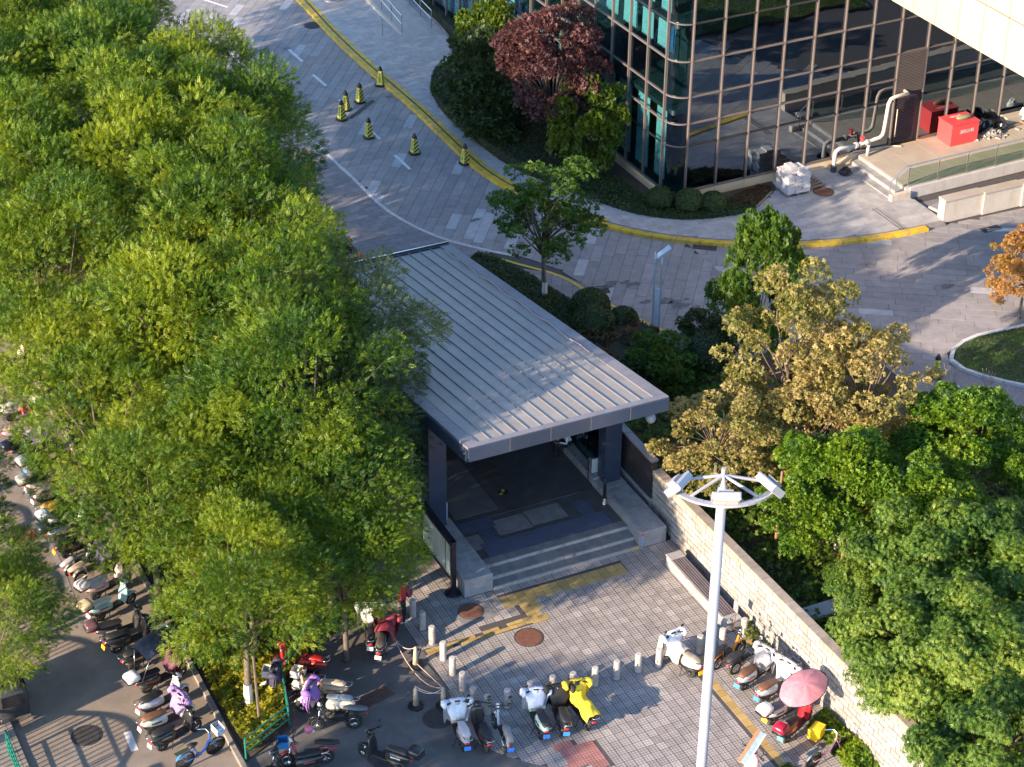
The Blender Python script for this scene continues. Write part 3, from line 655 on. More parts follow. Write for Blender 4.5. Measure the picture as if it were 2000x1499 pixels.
MB().box((2.7, 3.45, rz(3.45) - .62), (6.2, .2, .35)).build('cross_beam', M['dark'], st)
# low glass rail inside on the right, grey box, ledge
MB().box((5.62, 6.0, .56), (.36, 5.2, .32)).build('inner_ledge', M['conc'], st)
for k in range(3): MB().box((5.78, 4.1 + k * 1.3, 1.2), (.02, 1.24, .95)).build('glass_pane', M['glass_c'], st)
MB().box((5.45, 3.72, .88), (.1, .1, .95), ch=.01).build('gate_post', M['steel'], st)
MB().box((5.66, 3.72, .9), (.32, .05, .75), ch=.01).build('gate_panel', paint(.5, .52, .54), st)
MB().box((-.18, 3.36, 1.0), (.16, .08, .8), ch=.01).build('gate_post', paint(.5, .55, .68), st)
def notice(y, z, w, h, m, lines, lm, label):
    t = thing('notice', label, 'notice', (-.812, y, z), 0)
    MB().box((0, 0, 0), (.012, w, h)).build('sheet', m, t)
    for i in range(lines):
        zz = h / 2 - (i + .7) * h / (lines + .4)
        MB().box((-.008, rnd.uniform(-.05, .05) * w, zz), (.006, w * rnd.uniform(.55, .85), h / lines * .35)).build('printed_line', lm[i % len(lm)], t)
notice(4.72, 2.55, .5, .85, paint(.62, .6, .56), 6, [paint(.1, .3, .3), paint(.5, .08, .06), paint(.15, .15, .15)], 'white printed notice on the dark glass side of the metro entrance')
notice(3.98, 1.65, .42, .95, paint(.03, .03, .2), 8, [paint(.6, .6, .65), paint(.6, .6, .65), paint(.7, .6, .1)], 'blue notice with white lettering by the left column of the entrance')
tag(MB().tube([(6.0, .7, 5.25), (6.0, .7, 4.75)], .035, 8).lathe2((6.0, .7, 4.62), (.17, .17, .18), 12, 8).build('dome_camera', M['pole'], None, True), 'white dome camera hanging below the front right corner of the metro roof', 'camera')
pst = thing('steel_post', 'short dark steel post with flared foot on the entrance platform', 'post', (5.28, 2.28, .41))
MB().lathe([(.13, 0), (.12, .03), (.07, .22), (.065, .24)], n=14).build('base', M['steel'], pst, True); MB().lathe([(.055, .2), (.055, 1.02), (.03, 1.06)], n=12).build('pole', M['dark'], pst, True)
# map board beside the steps
mb_ = thing('map_board', 'glass fronted map board on two dark posts beside the entrance steps', 'notice board', (0, 0, 0))
for y in (.42, 2.85):
    MB().box((-1.2, y, 1.03), (.15, .15, 2.06), ch=.02).build('post', M['dark'], mb_); MB().lathe([(.3, 0), (.28, .05), (.1, .12), (.09, .3)], (-1.2, y, 0), 12).build('foot', M['dark'], mb_)
MB().box((-1.2, 1.635, 1.98), (.2, 2.5, .16)).build('top_rail', M['dark'], mb_); MB().box((-1.2, 1.635, .52), (.14, 2.3, .08)).build('bottom_rail', M['dark'], mb_)
MB().box((-1.2, 1.635, 1.23), (.06, 2.26, 1.34)).build('face', M['mapb'], mb_)
MB().box((-1.235, .95, 1.23), (.012, .02, 1.3)).build('divider', M['dark'], mb_)
for k in range(5): MB().box((-1.235, .7, .85 + k * .07), (.01, .3, .02)).build('printed_line', M['line_w'], mb_)
for k in range(4): MB().box((-1.236, 2.45, 1.55 + k * .09), (.01, .1 + .06 * (k % 2), .03)).build('printed_line', M['line_w'], mb_)
# ================================================================ BLOCK WALL
wl_ = thing('block_wall', 'long pale concrete block wall with brown coping beside the plaza', 'wall', (0, 0, 0))
wx = lambda y: 6.66 + (y + .6) * .0095
wtop = lambda y: 1.9 + (1.0 - y) * .042
Y0, Y1 = -14.4, 1.5
def wallpt(y, d, x): return (wx(y) + x, y, wtop(y) - d)
def wblock(y0, y1, d0, d1, x0, x1, name, m):
    q = .012
    P = []
    for xx, k in ((x1, 0), (x0 + q, 0), (x0, q)):
        P += [wallpt(y0 + k, d1 - k, xx), wallpt(y1 - k, d1 - k, xx), wallpt(y1 - k, d0 + k, xx), wallpt(y0 + k, d0 + k, xx)]
    fs = [(0, 1, 2, 3), (11, 10, 9, 8)]
    for r in (0, 4):
        for i in range(4): fs.append((r + i, r + 4 + i, r + 4 + (i + 1) % 4, r + (i + 1) % 4))
    return MB().add(P, fs).build(name, m, wl_)
core = MB(); core.add([wallpt(Y0, .1, .02), wallpt(Y1, .1, .02), wallpt(Y1, .1, .26), wallpt(Y0, .1, .26)] + [(wx(y) + x, y, -.05) for y, x in ((Y0, .02), (Y1, .02), (Y1, .26), (Y0, .26))], [(0, 1, 2, 3), (4, 5, 1, 0), (5, 6, 2, 1), (6, 7, 3, 2), (7, 4, 0, 3)])
core.build('wall_core', M['mortar'], wl_)
y = Y0
while y < Y1 - .05:
    y1 = min(y + .68, Y1); wblock(y + .013, y1 - .013, 0, .185, -.035, .3, 'coping_stone', M['cap']); y = y1
for r in range(11):
    y = Y0 - (.22 if r % 2 else 0); d0 = .21 + r * .215
    bl = .44
    while y < Y1 - .02:
        a, b_ = max(y, Y0), min(y + bl, Y1)
        if b_ - a > .06 and wtop(a) - d0 > .02: wblock(a + .014, b_ - .014, d0, d0 + .187, rnd.uniform(-.012, .003), .2, 'wall_block', M['block'])
        y += bl
MB().box((wx(Y0) + .13, Y0 - .06, 1.2), (.36, .1, 2.7), ch=.03).build('end_pier', M['conc'], wl_)
pw_ = thing('panel_wall', 'dark painted panel wall running on behind the block wall', 'wall', (0, 0, 0))
for k in range(8):
    y0 = 1.52 + k * 1.9; MB().box((6.74, y0 + .94, .72 + .72), (.2, 1.87, 1.45)).build('panel', M['darkwall'], pw_)
    MB().box((6.74, y0 + .94, .34), (.26, 1.88, .7)).build('base_panel', M['conc'], pw_); MB().box((6.74, y0 + .94, 2.2), (.28, 1.88, .07)).build('coping_stone', M['gutter'], pw_)
# bench
bn = thing('bench', 'granite bench with dark slatted seat standing against the block wall', 'bench', (0, 0, 0))
MB().box((6.02, -3.15, .2), (.52, 3.9, .4), ch=.01).build('base', M['conc'], bn)
for yy in (-1.34, -4.98): MB().box((6.02, yy, .43), (.56, .36, .06), ch=.01).build('end_slab', M['conc'], bn)
for k in range(6): MB().box((5.805 + k * .086, -3.16, .44), (.056, 3.25, .05), ch=.008).build('slat', M['bench'], bn)
for k in range(5): MB().box((5.757, -2.2 - k * .5, .2), (.008, .18, .16)).build('emblem', paint(.42, .42, .42), bn)
sg = thing('hand_sign', 'small weathered sign board on a thin pole at the end of the bench', 'sign', (5.98, -5.2, 0))
MB().tube([(0, 0, 0), (0, 0, 1.2)], .012, 6).build('pole', M['rust'], sg); MB().box((0, 0, 1.05), (.03, .22, .34)).build('panel', paint(.5, .4, .32), sg)
# planter wall in the garden
gw = thing('garden_wall', 'low grey capped garden wall behind the block wall', 'wall', (0, 0, 0))
MB().box((8.35, -7.1, .8), (2.4, .5, 1.6)).build('body', M['mortar'], gw); MB().box((8.35, -7.1, 1.65), (2.5, .6, .1), ch=.01).build('coping_stone', M['conc'], gw)
# ================================================================ GLASS BUILDING
TH = math.radians(1.3194)
def loc2w(u, v, z=0.0): return (u * math.cos(TH) - v * math.sin(TH), u * math.sin(TH) + v * math.cos(TH), z)
bd = thing('glass_building', 'office building with dark glass curtain walls, bronze mullions and rounded corner', 'building', (0, 0, 0), TH)
V0, U0, RC = 20.74, 18.88, .72
ZT = [.62, 2.78, 3.82, 5.05, 6.67, 8.33, 9.95, 11.6]
us = [19.6 + 1.53 * i for i in range(16)]; vsn = [V0 + RC + 1.53 * i for i in range(20)]
dark_z = (2.78, 8.33)
def pane(cx, cy, w, z0, z1, face, m):
    o = MB().box((0, 0, 0), (w, .02, z1 - z0)).build('window_pane', m, bd, loc=(cx, cy, (z0 + z1) / 2))
    o.rotation_euler = (rnd.gauss(0, .004), 0, (0 if face == 0 else math.pi / 2) + rnd.gauss(0, .004)); return o
door_u = (30.31, 31.84)
for i in range(len(us) - 1):
    for j in range(len(ZT) - 1):
        if abs(us[i] - door_u[0]) < .1 and j < 3: continue
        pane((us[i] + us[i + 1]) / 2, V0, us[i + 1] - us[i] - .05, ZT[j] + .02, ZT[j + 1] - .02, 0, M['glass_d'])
for i in range(len(vsn) - 1):
    for j in range(len(ZT) - 1):
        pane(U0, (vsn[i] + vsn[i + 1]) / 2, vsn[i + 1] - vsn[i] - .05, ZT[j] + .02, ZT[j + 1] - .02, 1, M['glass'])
for i, u in enumerate(us):
    MB().box((u, V0 - .05, (ZT[0] + 12) / 2), (.055, .12, 12 - ZT[0])).build('mullion', M['mull'], bd)
for i, v in enumerate(vsn):
    MB().box((U0 - .05, v, (ZT[0] + 12) / 2), (.12, .065, 12 - ZT[0])).build('mullion', M['mull'], bd)
def rcorner(z0, z1, r, m, name, n=10):
    cx, cy = U0 + RC, V0 + RC; mb = MB(); pts = []
    for k in range(n + 1):
        q = math.pi + math.pi / 2 * k / n; pts.append((cx + r * math.cos(q), cy + r * math.sin(q)))
    for k in range(n, -1, -1):
        q = math.pi + math.pi / 2 * k / n; pts.append((cx + (r - .05) * math.cos(q), cy + (r - .05) * math.sin(q)))
    mb.v = [(p[0], p[1], z0) for p in pts] + [(p[0], p[1], z1) for p in pts]; N = len(pts)
    mb.f = [(i, (i + 1) % N, N + (i + 1) % N, N + i) for i in range(N)] + [(k, 2 * n + 1 - k, 2 * n - k, k + 1) for k in range(n)] + [(N + k, N + k + 1, N + 2 * n - k, N + 2 * n + 1 - k) for k in range(n)]
    return mb.build(name, m, bd, False)
for j in range(len(ZT) - 1): rcorner(ZT[j] + .03, ZT[j + 1] - .03, RC - .01, M['glass'], 'corner_pane', 14)
for z in ZT:
    d = z in dark_z; m = M['mull_d'] if d else M['mull']; h = .04 if d else .06
    for i in range(len(us) - 1):
        if abs(us[i] - door_u[0]) < .1 and z < 5: continue
        MB().box(((us[i] + us[i + 1]) / 2, V0 - .04, z), (us[i + 1] - us[i] - .07, .09, h)).build('transom', m, bd)
    for i in range(len(vsn) - 1): MB().box((U0 - .04, (vsn[i] + vsn[i + 1]) / 2, z), (.09, vsn[i + 1] - vsn[i] - .07, h)).build('transom', m, bd)
    rcorner(z - h / 2, z + h / 2, RC + .05, M['mull'] if z > 1 else M['mull_d'], 'corner_transom')
for i in range(len(us) - 1): MB().box(((us[i] + us[i + 1]) / 2, V0 + .02, .29), (1.515, .1, .58)).build('plinth_panel', M['cream'], bd)
for i in range(len(vsn) - 1): MB().box((U0 + .02, (vsn[i] + vsn[i + 1]) / 2, .29), (.1, 1.515, .58)).build('plinth_panel', M['cream'], bd)
rcorner(0, .58, RC - .03, M['cream'], 'plinth_panel')
# inside: floors, back wall, curtains
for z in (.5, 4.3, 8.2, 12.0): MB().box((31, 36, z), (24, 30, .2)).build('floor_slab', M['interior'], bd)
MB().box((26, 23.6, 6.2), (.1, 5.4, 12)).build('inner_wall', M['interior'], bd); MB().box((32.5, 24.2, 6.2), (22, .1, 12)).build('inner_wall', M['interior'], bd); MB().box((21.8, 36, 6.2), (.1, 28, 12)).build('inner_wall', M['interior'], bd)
def curtain(u0, v0, u1, v1, z0, z1, m, wav=.05, nw=9):
    L_ = math.hypot(u1 - u0, v1 - v0); dx, dy = (u1 - u0) / L_, (v1 - v0) / L_; ph = rnd.random() * 6
    fn = lambda s, t: (u0 + dx * s * L_ - dy * wav * math.sin(s * nw * 6.28 + ph) * (.5 + .5 * (1 - t)), v0 + dy * s * L_ + dx * wav * math.sin(s * nw * 6.28 + ph) * (.5 + .5 * (1 - t)), z0 + (z1 - z0) * t + (.03 * math.sin(s * nw * 6.28 * 2) if t == 0 else 0))
    return MB().grid(fn, nw * 6, 4).build('curtain', m, bd, True)
for i in range(len(vsn) - 1):
    v = vsn[i]
    for z0, z1 in ((.75, 4.1 if i < 12 else 4.0), (6.72, 8.1), (8.4, 11.8)):
        w = rnd.uniform(.75, 1.15); s = rnd.uniform(.08, 1.4 - w)
        curtain(U0 + .3, v + s, U0 + .3, v + s + w, z0 + rnd.uniform(-.04, .08), z1 - (1.1 if z0 < 1 and i < 3 else 0) * 0, M['curtain'], .045, int(6 * w) + 2)
curtain(U0 + .34, vsn[0] + .02, U0 + .34, vsn[0] + .4, 6.75, 8.1, M['curtain_b'])
curtain(28.8, V0 + .3, 29.6, V0 + .3, 8.0, 11, M['curtain'])
# louvre and door
lv = MB().box((31.07, V0 - .02, 4.07), (1.46, .06, 2.0)).build('louvre', M['mull_d'], bd)
for k in range(26): MB().box((31.07, V0 - .075, 3.12 + k * .0745), (1.44, .07, .03)).build('slat', M['mull'], lv)
dr = MB().box((31.07, V0 - .0, 1.8), (1.46, .08, 2.56)).build('door', M['dark'], bd)
for k in range(30): MB().box((31.0, V0 - .06, .75 + k * .078), (1.1, .045, .03)).build('slat', paint(.06, .045, .055), dr)
MB().tube([(30.52, V0 - .12, 1.0), (30.52, V0 - .12, 2.35)], .022, 8).build('handle', M['pipe_c'], dr)
# projecting cream wing
wg = thing('cream_wing', 'cream clad upper wing of the building jutting out over the terrace', 'building', (0, 0, 0), TH)
UW = 29.5
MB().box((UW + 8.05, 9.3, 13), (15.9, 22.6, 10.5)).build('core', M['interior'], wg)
for r in range(5):
    for k in range(15):
        MB().box((UW + .03, 20.6 - k * 1.53 - .76, 7.68 + 2.05 * r + 1.02), (.06, 1.49, 2.0)).build('cladding_panel', M['cream2'], wg)
# ================================================================ TERRACE
tr = thing('terrace', 'raised stone terrace with three steps in front of the glass facade', 'terrace', (0, 0, 0), TH)
TE = 16.98
MB().box((39.6, (TE + V0 - .1) / 2, .24), (22.0, V0 - TE - .12, .48)).build('body', M['whitew'], tr)
for i in range(14):
    for j in range(4):
        MB().box((28.6 + .78 + i * 1.5, TE + .46 + j * .905, .505), (1.492, .897, .03), ch=.004).build('paving_slab', M['terr'], tr)
for k in range(3):
    zt = .17 * (k + 1) + .0
    for j in range(4): MB().box((27.78 + k * .4 + .22, TE + .46 + j * .9, zt - .085), (.43, .894, .172), ch=.008).build('step', M['conc'], tr)
MB().box((28.2, TE - .11, .2), (1.0, .22, .42), ch=.01).build('step_cheek', M['creamw'], tr)
for i in range(12): MB().box((29.5 + i * 1.5, TE - .06, .26), (1.49, .1, .52)).build('wall_slab', M['whitew'], tr)
# handrail with glass
gr = thing('glass_railing', 'steel handrail with green tinted glass panels along the terrace edge', 'railing', (0, 0, 0), TH)
posts = [28.7 + 1.57 * i for i in range(10)]
for u in posts: MB().box((u, TE + .03, 1.0), (.05, .02, .98)).build('post', M['steel'], gr); MB().tube([(u, TE + .03, 1.45), (u, TE - .04, 1.55)], .015, 6).build('bracket', M['steel'], gr)
for i in range(9): MB().box(((posts[i] + posts[i + 1]) / 2, TE + .03, 1.0), (1.47, .014, .8)).build('glass_pane', M['glass_c'], gr)
MB().tube([(27.72, TE + .03, .95), (28.5, TE + .03, 1.55), (43, TE + .03, 1.55)], .03, 8).build('handrail', M['steel'], gr)
for u, z in ((27.74, 0), (28.05, .17)): MB().tube([(u, TE + .03, z), (u, TE + .03, .97 + (u - 27.74) * .78)], .028, 8).build('post', M['steel'], gr)
MB().add([(28.1, TE + .03, .6), (28.66, TE + .03, .62), (28.66, TE + .03, 1.4), (28.1, TE + .03, 1.05)], [(0, 1, 2, 3)]).build('glass_pane', M['glass_c'], gr)
# stained ramp wall
rw = thing('cream_wall', 'thick cream stone wall with rusty streaks beside the yellow kerb end', 'wall', (0, 0, 0))
for i in range(8):
    MB().box((28.33 + 1.0 + i * 2.0, 15.24 - i * .07, .5), (1.996, .42, 1.0)).build('wall_slab', M['creamw'], rw); MB().box((28.31 + 1.0 + i * 2.0, 15.24 - i * .07, 1.045), (1.996, .5, .09), ch=.006).build('coping_stone', M['terr'], rw)
sheet('ramp_floor', [(28.3, 15.4), (45, 14.9), (45, 17), (28.3, 17.0)], .02, M['paver2'])
MB().box((28.9, 16.2, .1), (.7, .5, .16), rz=.3, ch=.03).build('broken_slab', M['conc'], tr).matrix_parent_inverse = Matrix.Rotation(-TH, 4, 'Z')
# pipework
pp = thing('fire_pipe', 'lagged pipe with a red valve climbing the glass facade by the louvre door', 'pipe', (0, 0, 0), TH)
yv = V0 - .42
MB().tube([(27.1, yv, .1), (27.1, yv, .95), (27.14, yv, 1.12), (27.3, yv, 1.2), (28.15, yv, 1.2)], .1, 10).build('lower_pipe', M['pipe'], pp, True)
MB().tube([(28.15, yv, 1.2), (29.45, yv, 1.3), (29.6, yv, 1.42), (29.65, yv, 1.6), (29.75, yv, 2.9), (29.85, yv, 3.1), (30.05, yv, 3.16), (30.75, yv, 3.2), (30.8, yv + .3, 3.2)], .085, 10).build('upper_pipe', M['pipe_c'], pp, True)
MB().lathe([(.13, 0), (.13, .4)], (27.1, yv, 0), 12).build('pipe_sleeve', M['iron'], pp); MB().lathe([(.14, -.06), (.14, .06)], (28.2, yv, 1.2), 12, 'x').lathe([(.14, -.05), (.14, .05)], (28.75, yv, 1.24), 12, 'x').build('flange', M['pipe'], pp)
MB().lathe([(.02, -.02), (.12, -.015), (.12, .015), (.02, .02)], (28.5, yv - .02, 1.52), 12, 'z').tube([(28.5, yv, 1.2), (28.5, yv, 1.52)], .06, 8).build('valve', M['redbox'], pp)
MB().tube([(28.9, yv + .02, .52), (28.9, yv + .02, 1.2)], .085, 10).build('support_pipe', M['pipe'], pp, True)
MB().tube([(27.0, yv + .25, .14), (27.5, yv + .3, .35), (28.4, yv + .34, .7), (30.5, yv + .3, .56), (30.8, yv + .1, .56)], .03, 6).build('thin_pipe', M['pipe_c'], pp)
# red sand box with lettering
rb = thing('sand_box', 'red fire sand box with white lettering standing on the terrace', 'box', loc2w(33.54, 19.95, .52), TH)
MB().box((0, 0, .5), (1.5, 1.0, 1.0), ch=.015).build('body', M['redbox'], rb); MB().box((0, 0, 1.03), (1.56, 1.06, .05), ry=.02, ch=.01).build('lid', M['redbox'], rb)
def text(s, size, m, parent, loc, rot, name='lettering'):
    c = bpy.data.curves.new(name, 'FONT'); c.body = s; c.size = size; c.align_x = 'CENTER'; c.align_y = 'CENTER'; c.extrude = .002
    o = link(bpy.data.objects.new(name, c)); c.materials.append(m); me = bpy.data.meshes.new_from_object(o.evaluated_get(bpy.context.evaluated_depsgraph_get())); bpy.data.objects.remove(o); return put(name, me, m, parent, loc, rot)
text('消防沙箱', .2, M['line_w'], rb, (.1, -.506, .62), (math.pi / 2, 0, 0)); text('消防沙箱', .17, M['line_w'], rb, (-.05, .25, 1.06), (0, 0, 0))
sk = MB().lathe2((0, 0, 0), (.42, .15, .11), 12, 8); tag(sk.build('sand_sack', paint(.2, .22, .13, .9), None, True, loc=loc2w(33.7, 19.85, 1.66)), 'greenish rolled sack lying on the red sand box', 'sack')
def crumple(name, c, r, n, amp, m, label, cat, rz_=0):
    rr_ = random.Random(hash(label) % 1000); mb = MB(); mb.lathe2((0, 0, 0), r, 18, 10)
    mb.v = [(x * (1 + rr_.uniform(-amp, amp)), y * (1 + rr_.uniform(-amp, amp)), max(z * (1 + rr_.uniform(-amp, amp)), -r[2] * .35)) for x, y, z in mb.v]
    o = mb.build(name, m, None); o.location = c; o.rotation_euler.z = rz_; return tag(o, label, cat)
crumple('rubbish_bag', loc2w(35.0, 20.2, .7), (.8, .32, .42), 0, .25, M['bag'], 'black rubbish bags slumped against the facade behind the red box', 'bag', .1)
crumple('rubbish_bag', loc2w(35.9, 19.9, .65), (.3, .25, .3), 0, .25, M['bag'], 'small knotted black bag at the end of the rubble heap', 'bag')
rp_ = MB()
for i in range(170):
    a, b_ = rnd.gauss(0, .42), rnd.gauss(0, .2); s = rnd.uniform(.05, .16); rp_.box((a, b_, max(0, .28 - abs(a) * .3 - abs(b_) * .5) * rnd.uniform(.6, 1)), (s * 1.6, s, s * .5), rz=rnd.random() * 3, ry=rnd.uniform(-.5, .5))
tag(rp_.build('rubble_heap', M['rubble'], None, loc=loc2w(35.2, 19.7, .53)), 'heap of grey rubble and scraps beside the red sand box', 'rubble heap')
cr = crumple('plastic_bag', loc2w(37.6, 20.25, .8), (.28, .2, .4), 0, .2, M['whitebag'], 'upright white plastic bag by the facade at the far end of the terrace', 'bag')
wp = MB().box((0, 0, .04), (1.5, .1, .06)).box((0, .25, .04), (1.5, .1, .06)).box((-.5, .1, .08), (.1, .5, .04)).box((.4, .1, .08), (.1, .5, .04)); tag(wp.build('timber_frame', M['wood'], None, loc=loc2w(36.9, 19.95, .53)), 'old timber frame lying by the white plastic bag', 'pallet')
tt = thing('stone_ledge', 'pale stone ledge with a dark base strip at the far end of the facade', 'ledge', (0, 0, 0), TH); MB().box((39.5, V0 - .35, .7), (6, .5, .36), ch=.01).build('ledge', M['terr'], tt); MB().box((39.5, V0 - .12, .95), (6, .06, .16)).build('strip', M['mull_d'], tt)
# cut slabs on pallet
pl = thing('pallet', 'wooden pallet lying under the stack of cut granite slabs', 'pallet', (23.95, 20.1, .135), .05)
for k in range(5): MB().box((0, -.4 + k * .2, .11), (1.2, .12, .025)).build('plank', M['wood'], pl)
for k in (-.5, 0, .5): MB().box((k, 0, .05), (.1, .95, .09)).build('bearer', M['wood'], pl)
kk = 0
for a in range(3):
    for b_ in range(2):
        hgt = [9, 11, 7, 12, 10, 11][a * 2 + b_]
        for k in range(hgt):
            o = MB().box((0, 0, 0), (.36, .5, .082), ch=.004).build('granite_slab', M['stoneslab'], None, loc=(23.57 + a * .38 + rnd.uniform(-.02, .02), 19.85 + b_ * .5 + rnd.uniform(-.03, .03), .3 + k * .086)); o.rotation_euler.z = .05 + rnd.uniform(-.04, .04)
            tag(o, 'cut grey granite slab in the tall stack on the pallet by the facade', 'slab', 'granite slabs stacked on the pallet')
pl2 = thing('broken_pallet', 'broken brown pallet lying flat beside the stack of granite slabs', 'pallet', (25.0, 20.3, .14), .15)
for k in range(5): MB().box((0, -.4 + k * .2, .08), (1.0, .1, .02), rz=rnd.uniform(-.06, .06)).build('plank', M['wood'], pl2)
for k in (-.42, .42): MB().box((k, 0, .035), (.08, .9, .07)).build('bearer', M['wood'], pl2)
for i in range(2):
    o = MB().box((0, 0, .22), (.5, .05, .42)).build('leaning_slab', M['stoneslab'], None, loc=(24.75 + i * .56, 21.02, .14)); o.rotation_euler = (-.28, 0, .02); tag(o, ['pale slab leaning on the plinth next to the stacked slabs', 'pale slab leaning on the plinth nearest the lagged pipe'][i], 'slab')
crumple('rubbish_bag', (26.95, 20.5, .25), (.3, .22, .22), 0, .25, M['bag'], 'small black bag on the paving at the foot of the lagged pipe', 'bag')
# ================================================================ VEGETATION
def unit(a): return a / (np.linalg.norm(a, axis=1, keepdims=True) + 1e-9)
def leaves(name, P, D, U, S, T, F):
    """copies of the leaf template T (x along, y across, z up) at P, pointing along D with upper side towards U"""
    D = unit(D); Y = unit(np.cross(U, D)); Z = np.cross(D, Y)
    V = P[:, None, :] + S[:, None, None] * (T[None, :, 0:1] * D[:, None, :] + T[None, :, 1:2] * Y[:, None, :] + T[None, :, 2:3] * Z[:, None, :])
    return npmesh(name, V.reshape(-1, 3), len(T), F)
def kite(x0, y0, dx, dy, w, z=0.0, zt=0.0):
    l = math.hypot(dx, dy); nx, ny = -dy / l * w, dx / l * w
    return [(x0, y0, z), (x0 + dx * .5 + nx, y0 + dy * .5 + ny, z + zt * .4), (x0 + dx, y0 + dy, z + zt), (x0 + dx * .5 - nx, y0 + dy * .5 - ny, z + zt * .4)]
def template(kind):
    q = []
    if kind == 'pinnate':
        for i in range(4):
            x = .15 + i * .2; l = .3 - .03 * abs(i - 1.5)
            for s in (-1, 1): q.append(kite(x, .01 * s, .08, s * l, .095, -.06 * (x - .3) ** 2 * 3, -.05))
        q.append(kite(.88, 0, .28, 0, .1, -.08, -.06))
    elif kind == 'lance':
        for k in range(6):
            a = (k - 2.5) * .62; q.append(kite(.05 * k - .1, 0, math.cos(a) * .9, math.sin(a) * .9, .13, 0, -.35 - .1 * (k % 2)))
    elif kind == 'oval':
        for k in range(5):
            a = (k - 2) * .95 + (.2 if k % 2 else 0); q.append(kite(0, 0, math.cos(a) * .85, math.sin(a) * .85, .26, 0, .12 if k % 2 else -.15))
    elif kind == 'single': q.append(kite(0, 0, 1, 0, .3, 0, -.1))
    elif kind == 'blade': q.append(kite(0, 0, 1, 0, .06, 0, -.2))
    T = np.array([p for k in q for p in k], float); F = np.arange(len(T)).reshape(-1, 4); return T, F
TPL = {k: template(k) for k in ('pinnate', 'lance', 'oval', 'single', 'blade')}
def crown_mesh(name, seed, R, RZ, zc, K, rc, n, kind, size, droop=.3, upb=.25, low=-.55, core=.35, sep=.62):
    r = np.random.RandomState(seed); C = []
    tries = 0
    while len(C) < K and tries < 6000:
        tries += 1; w = r.normal(size=3); w /= np.linalg.norm(w)
        if w[2] < low: continue
        f = r.uniform(core, 1.0) ** .6; c = np.array([w[0] * R * f, w[1] * R * f, w[2] * RZ * f])
        if all(np.linalg.norm(c - d) > rc * sep for d in C): C.append(c)
    C = np.array(C); rr = rc * r.uniform(.65, 1.25, len(C)); idx = r.choice(len(C), n, p=rr ** 2 / (rr ** 2).sum())
    W = unit(r.normal(size=(n, 3))); W[:, 2] = np.where(W[:, 2] < -.35, -W[:, 2] * .6, W[:, 2]); W = unit(W)
    d = r.uniform(.25, 1, n) ** .45
    P = C[idx] + W * (rr[idx] * d)[:, None] * np.array([1, 1, .8]); P[:, 2] += zc
    out = unit(C[idx] / np.array([R, R, RZ]) + 1e-3)
    Dv = unit(W * .8 + out * .5 + r.normal(size=(n, 3)) * .5); Dv[:, 2] -= droop
    U = unit(W * .9 + np.array([0, 0, upb]) + out * .5 + r.normal(size=(n, 3)) * .3)
    return leaves(name, P, Dv, U, size * r.uniform(.7, 1.25, n), *TPL[kind]), C + np.array([0, 0, zc])
def trunk_mesh(name, seed, h, r0, C, nl, zs=.5):
    r = random.Random(seed); mb = MB(); top = Vector((r.uniform(-.2, .2), r.uniform(-.2, .2), h))
    mb.tube([(0, 0, -.05), (0, 0, .15), (top.x * .4, top.y * .4, h * .5), tuple(top)], [r0 * 1.25, r0, r0 * .88, r0 * .7], 9)
    cs = sorted(range(len(C)), key=lambda i: r.random())[:nl]
    for i in cs:
        c = Vector(C[i]); s = Vector((top.x * .7, top.y * .7, h * r.uniform(.75, 1.0))); m = s.lerp(c, .5) + Vector((r.uniform(-.3, .3), r.uniform(-.3, .3), .25))
        mb.tube([s, m, c], [r0 * .42, r0 * .25, r0 * .08], 5)
    return mb.mesh(name, True)
KINDS = {}; KZ = {}
def kindof(key, nvar, **k):
    th, tr, nl = k.pop('th'), k.pop('tr'), k.pop('nl'); KINDS[key] = []; KZ[key] = k['zc']
    for i in range(nvar):
        cm, C = crown_mesh('crown', hash(key) % 97 + i * 13 + 3, **k); KINDS[key].append((cm, trunk_mesh('trunk', i + 5, th, tr, C, nl)))
kindof('locust', 3, R=3.25, RZ=2.5, zc=5.7, K=46, rc=.95, n=11500, kind='pinnate', size=.2, droop=.12, core=.6, sep=.8, th=3.6, tr=.15, nl=16)
kindof('gold', 1, R=2.6, RZ=3.0, zc=3.7, K=60, rc=.52, n=6800, kind='oval', size=.115, droop=.15, sep=.9, th=3.2, tr=.1, nl=30, low=-.8)
kindof('peach', 2, R=2.3, RZ=1.9, zc=2.5, K=52, rc=.6, n=10500, kind='lance', size=.135, droop=.75, th=1.6, tr=.08, nl=18, low=-.7)
kindof('bright', 2, R=1.9, RZ=1.55, zc=2.7, K=36, rc=.58, n=10500, kind='oval', size=.095, droop=.2, th=1.9, tr=.07, nl=14)
kindof('maple', 1, R=2.3, RZ=2.6, zc=4.6, K=70, rc=.6, n=9000, kind='oval', size=.125, droop=.1, th=2.8, tr=.09, nl=26, low=-.7)
kindof('sparse', 2, R=1.75, RZ=2.3, zc=4.6, K=56, rc=.42, n=3800, kind='oval', size=.11, droop=.1, th=3.0, tr=.08, nl=44, low=-.75, core=.1)
kindof('bush', 2, R=1.3, RZ=1.3, zc=1.35, K=40, rc=.42, n=4200, kind='oval', size=.105, droop=.1, th=.6, tr=.05, nl=18, low=-.9)
ntree = 0
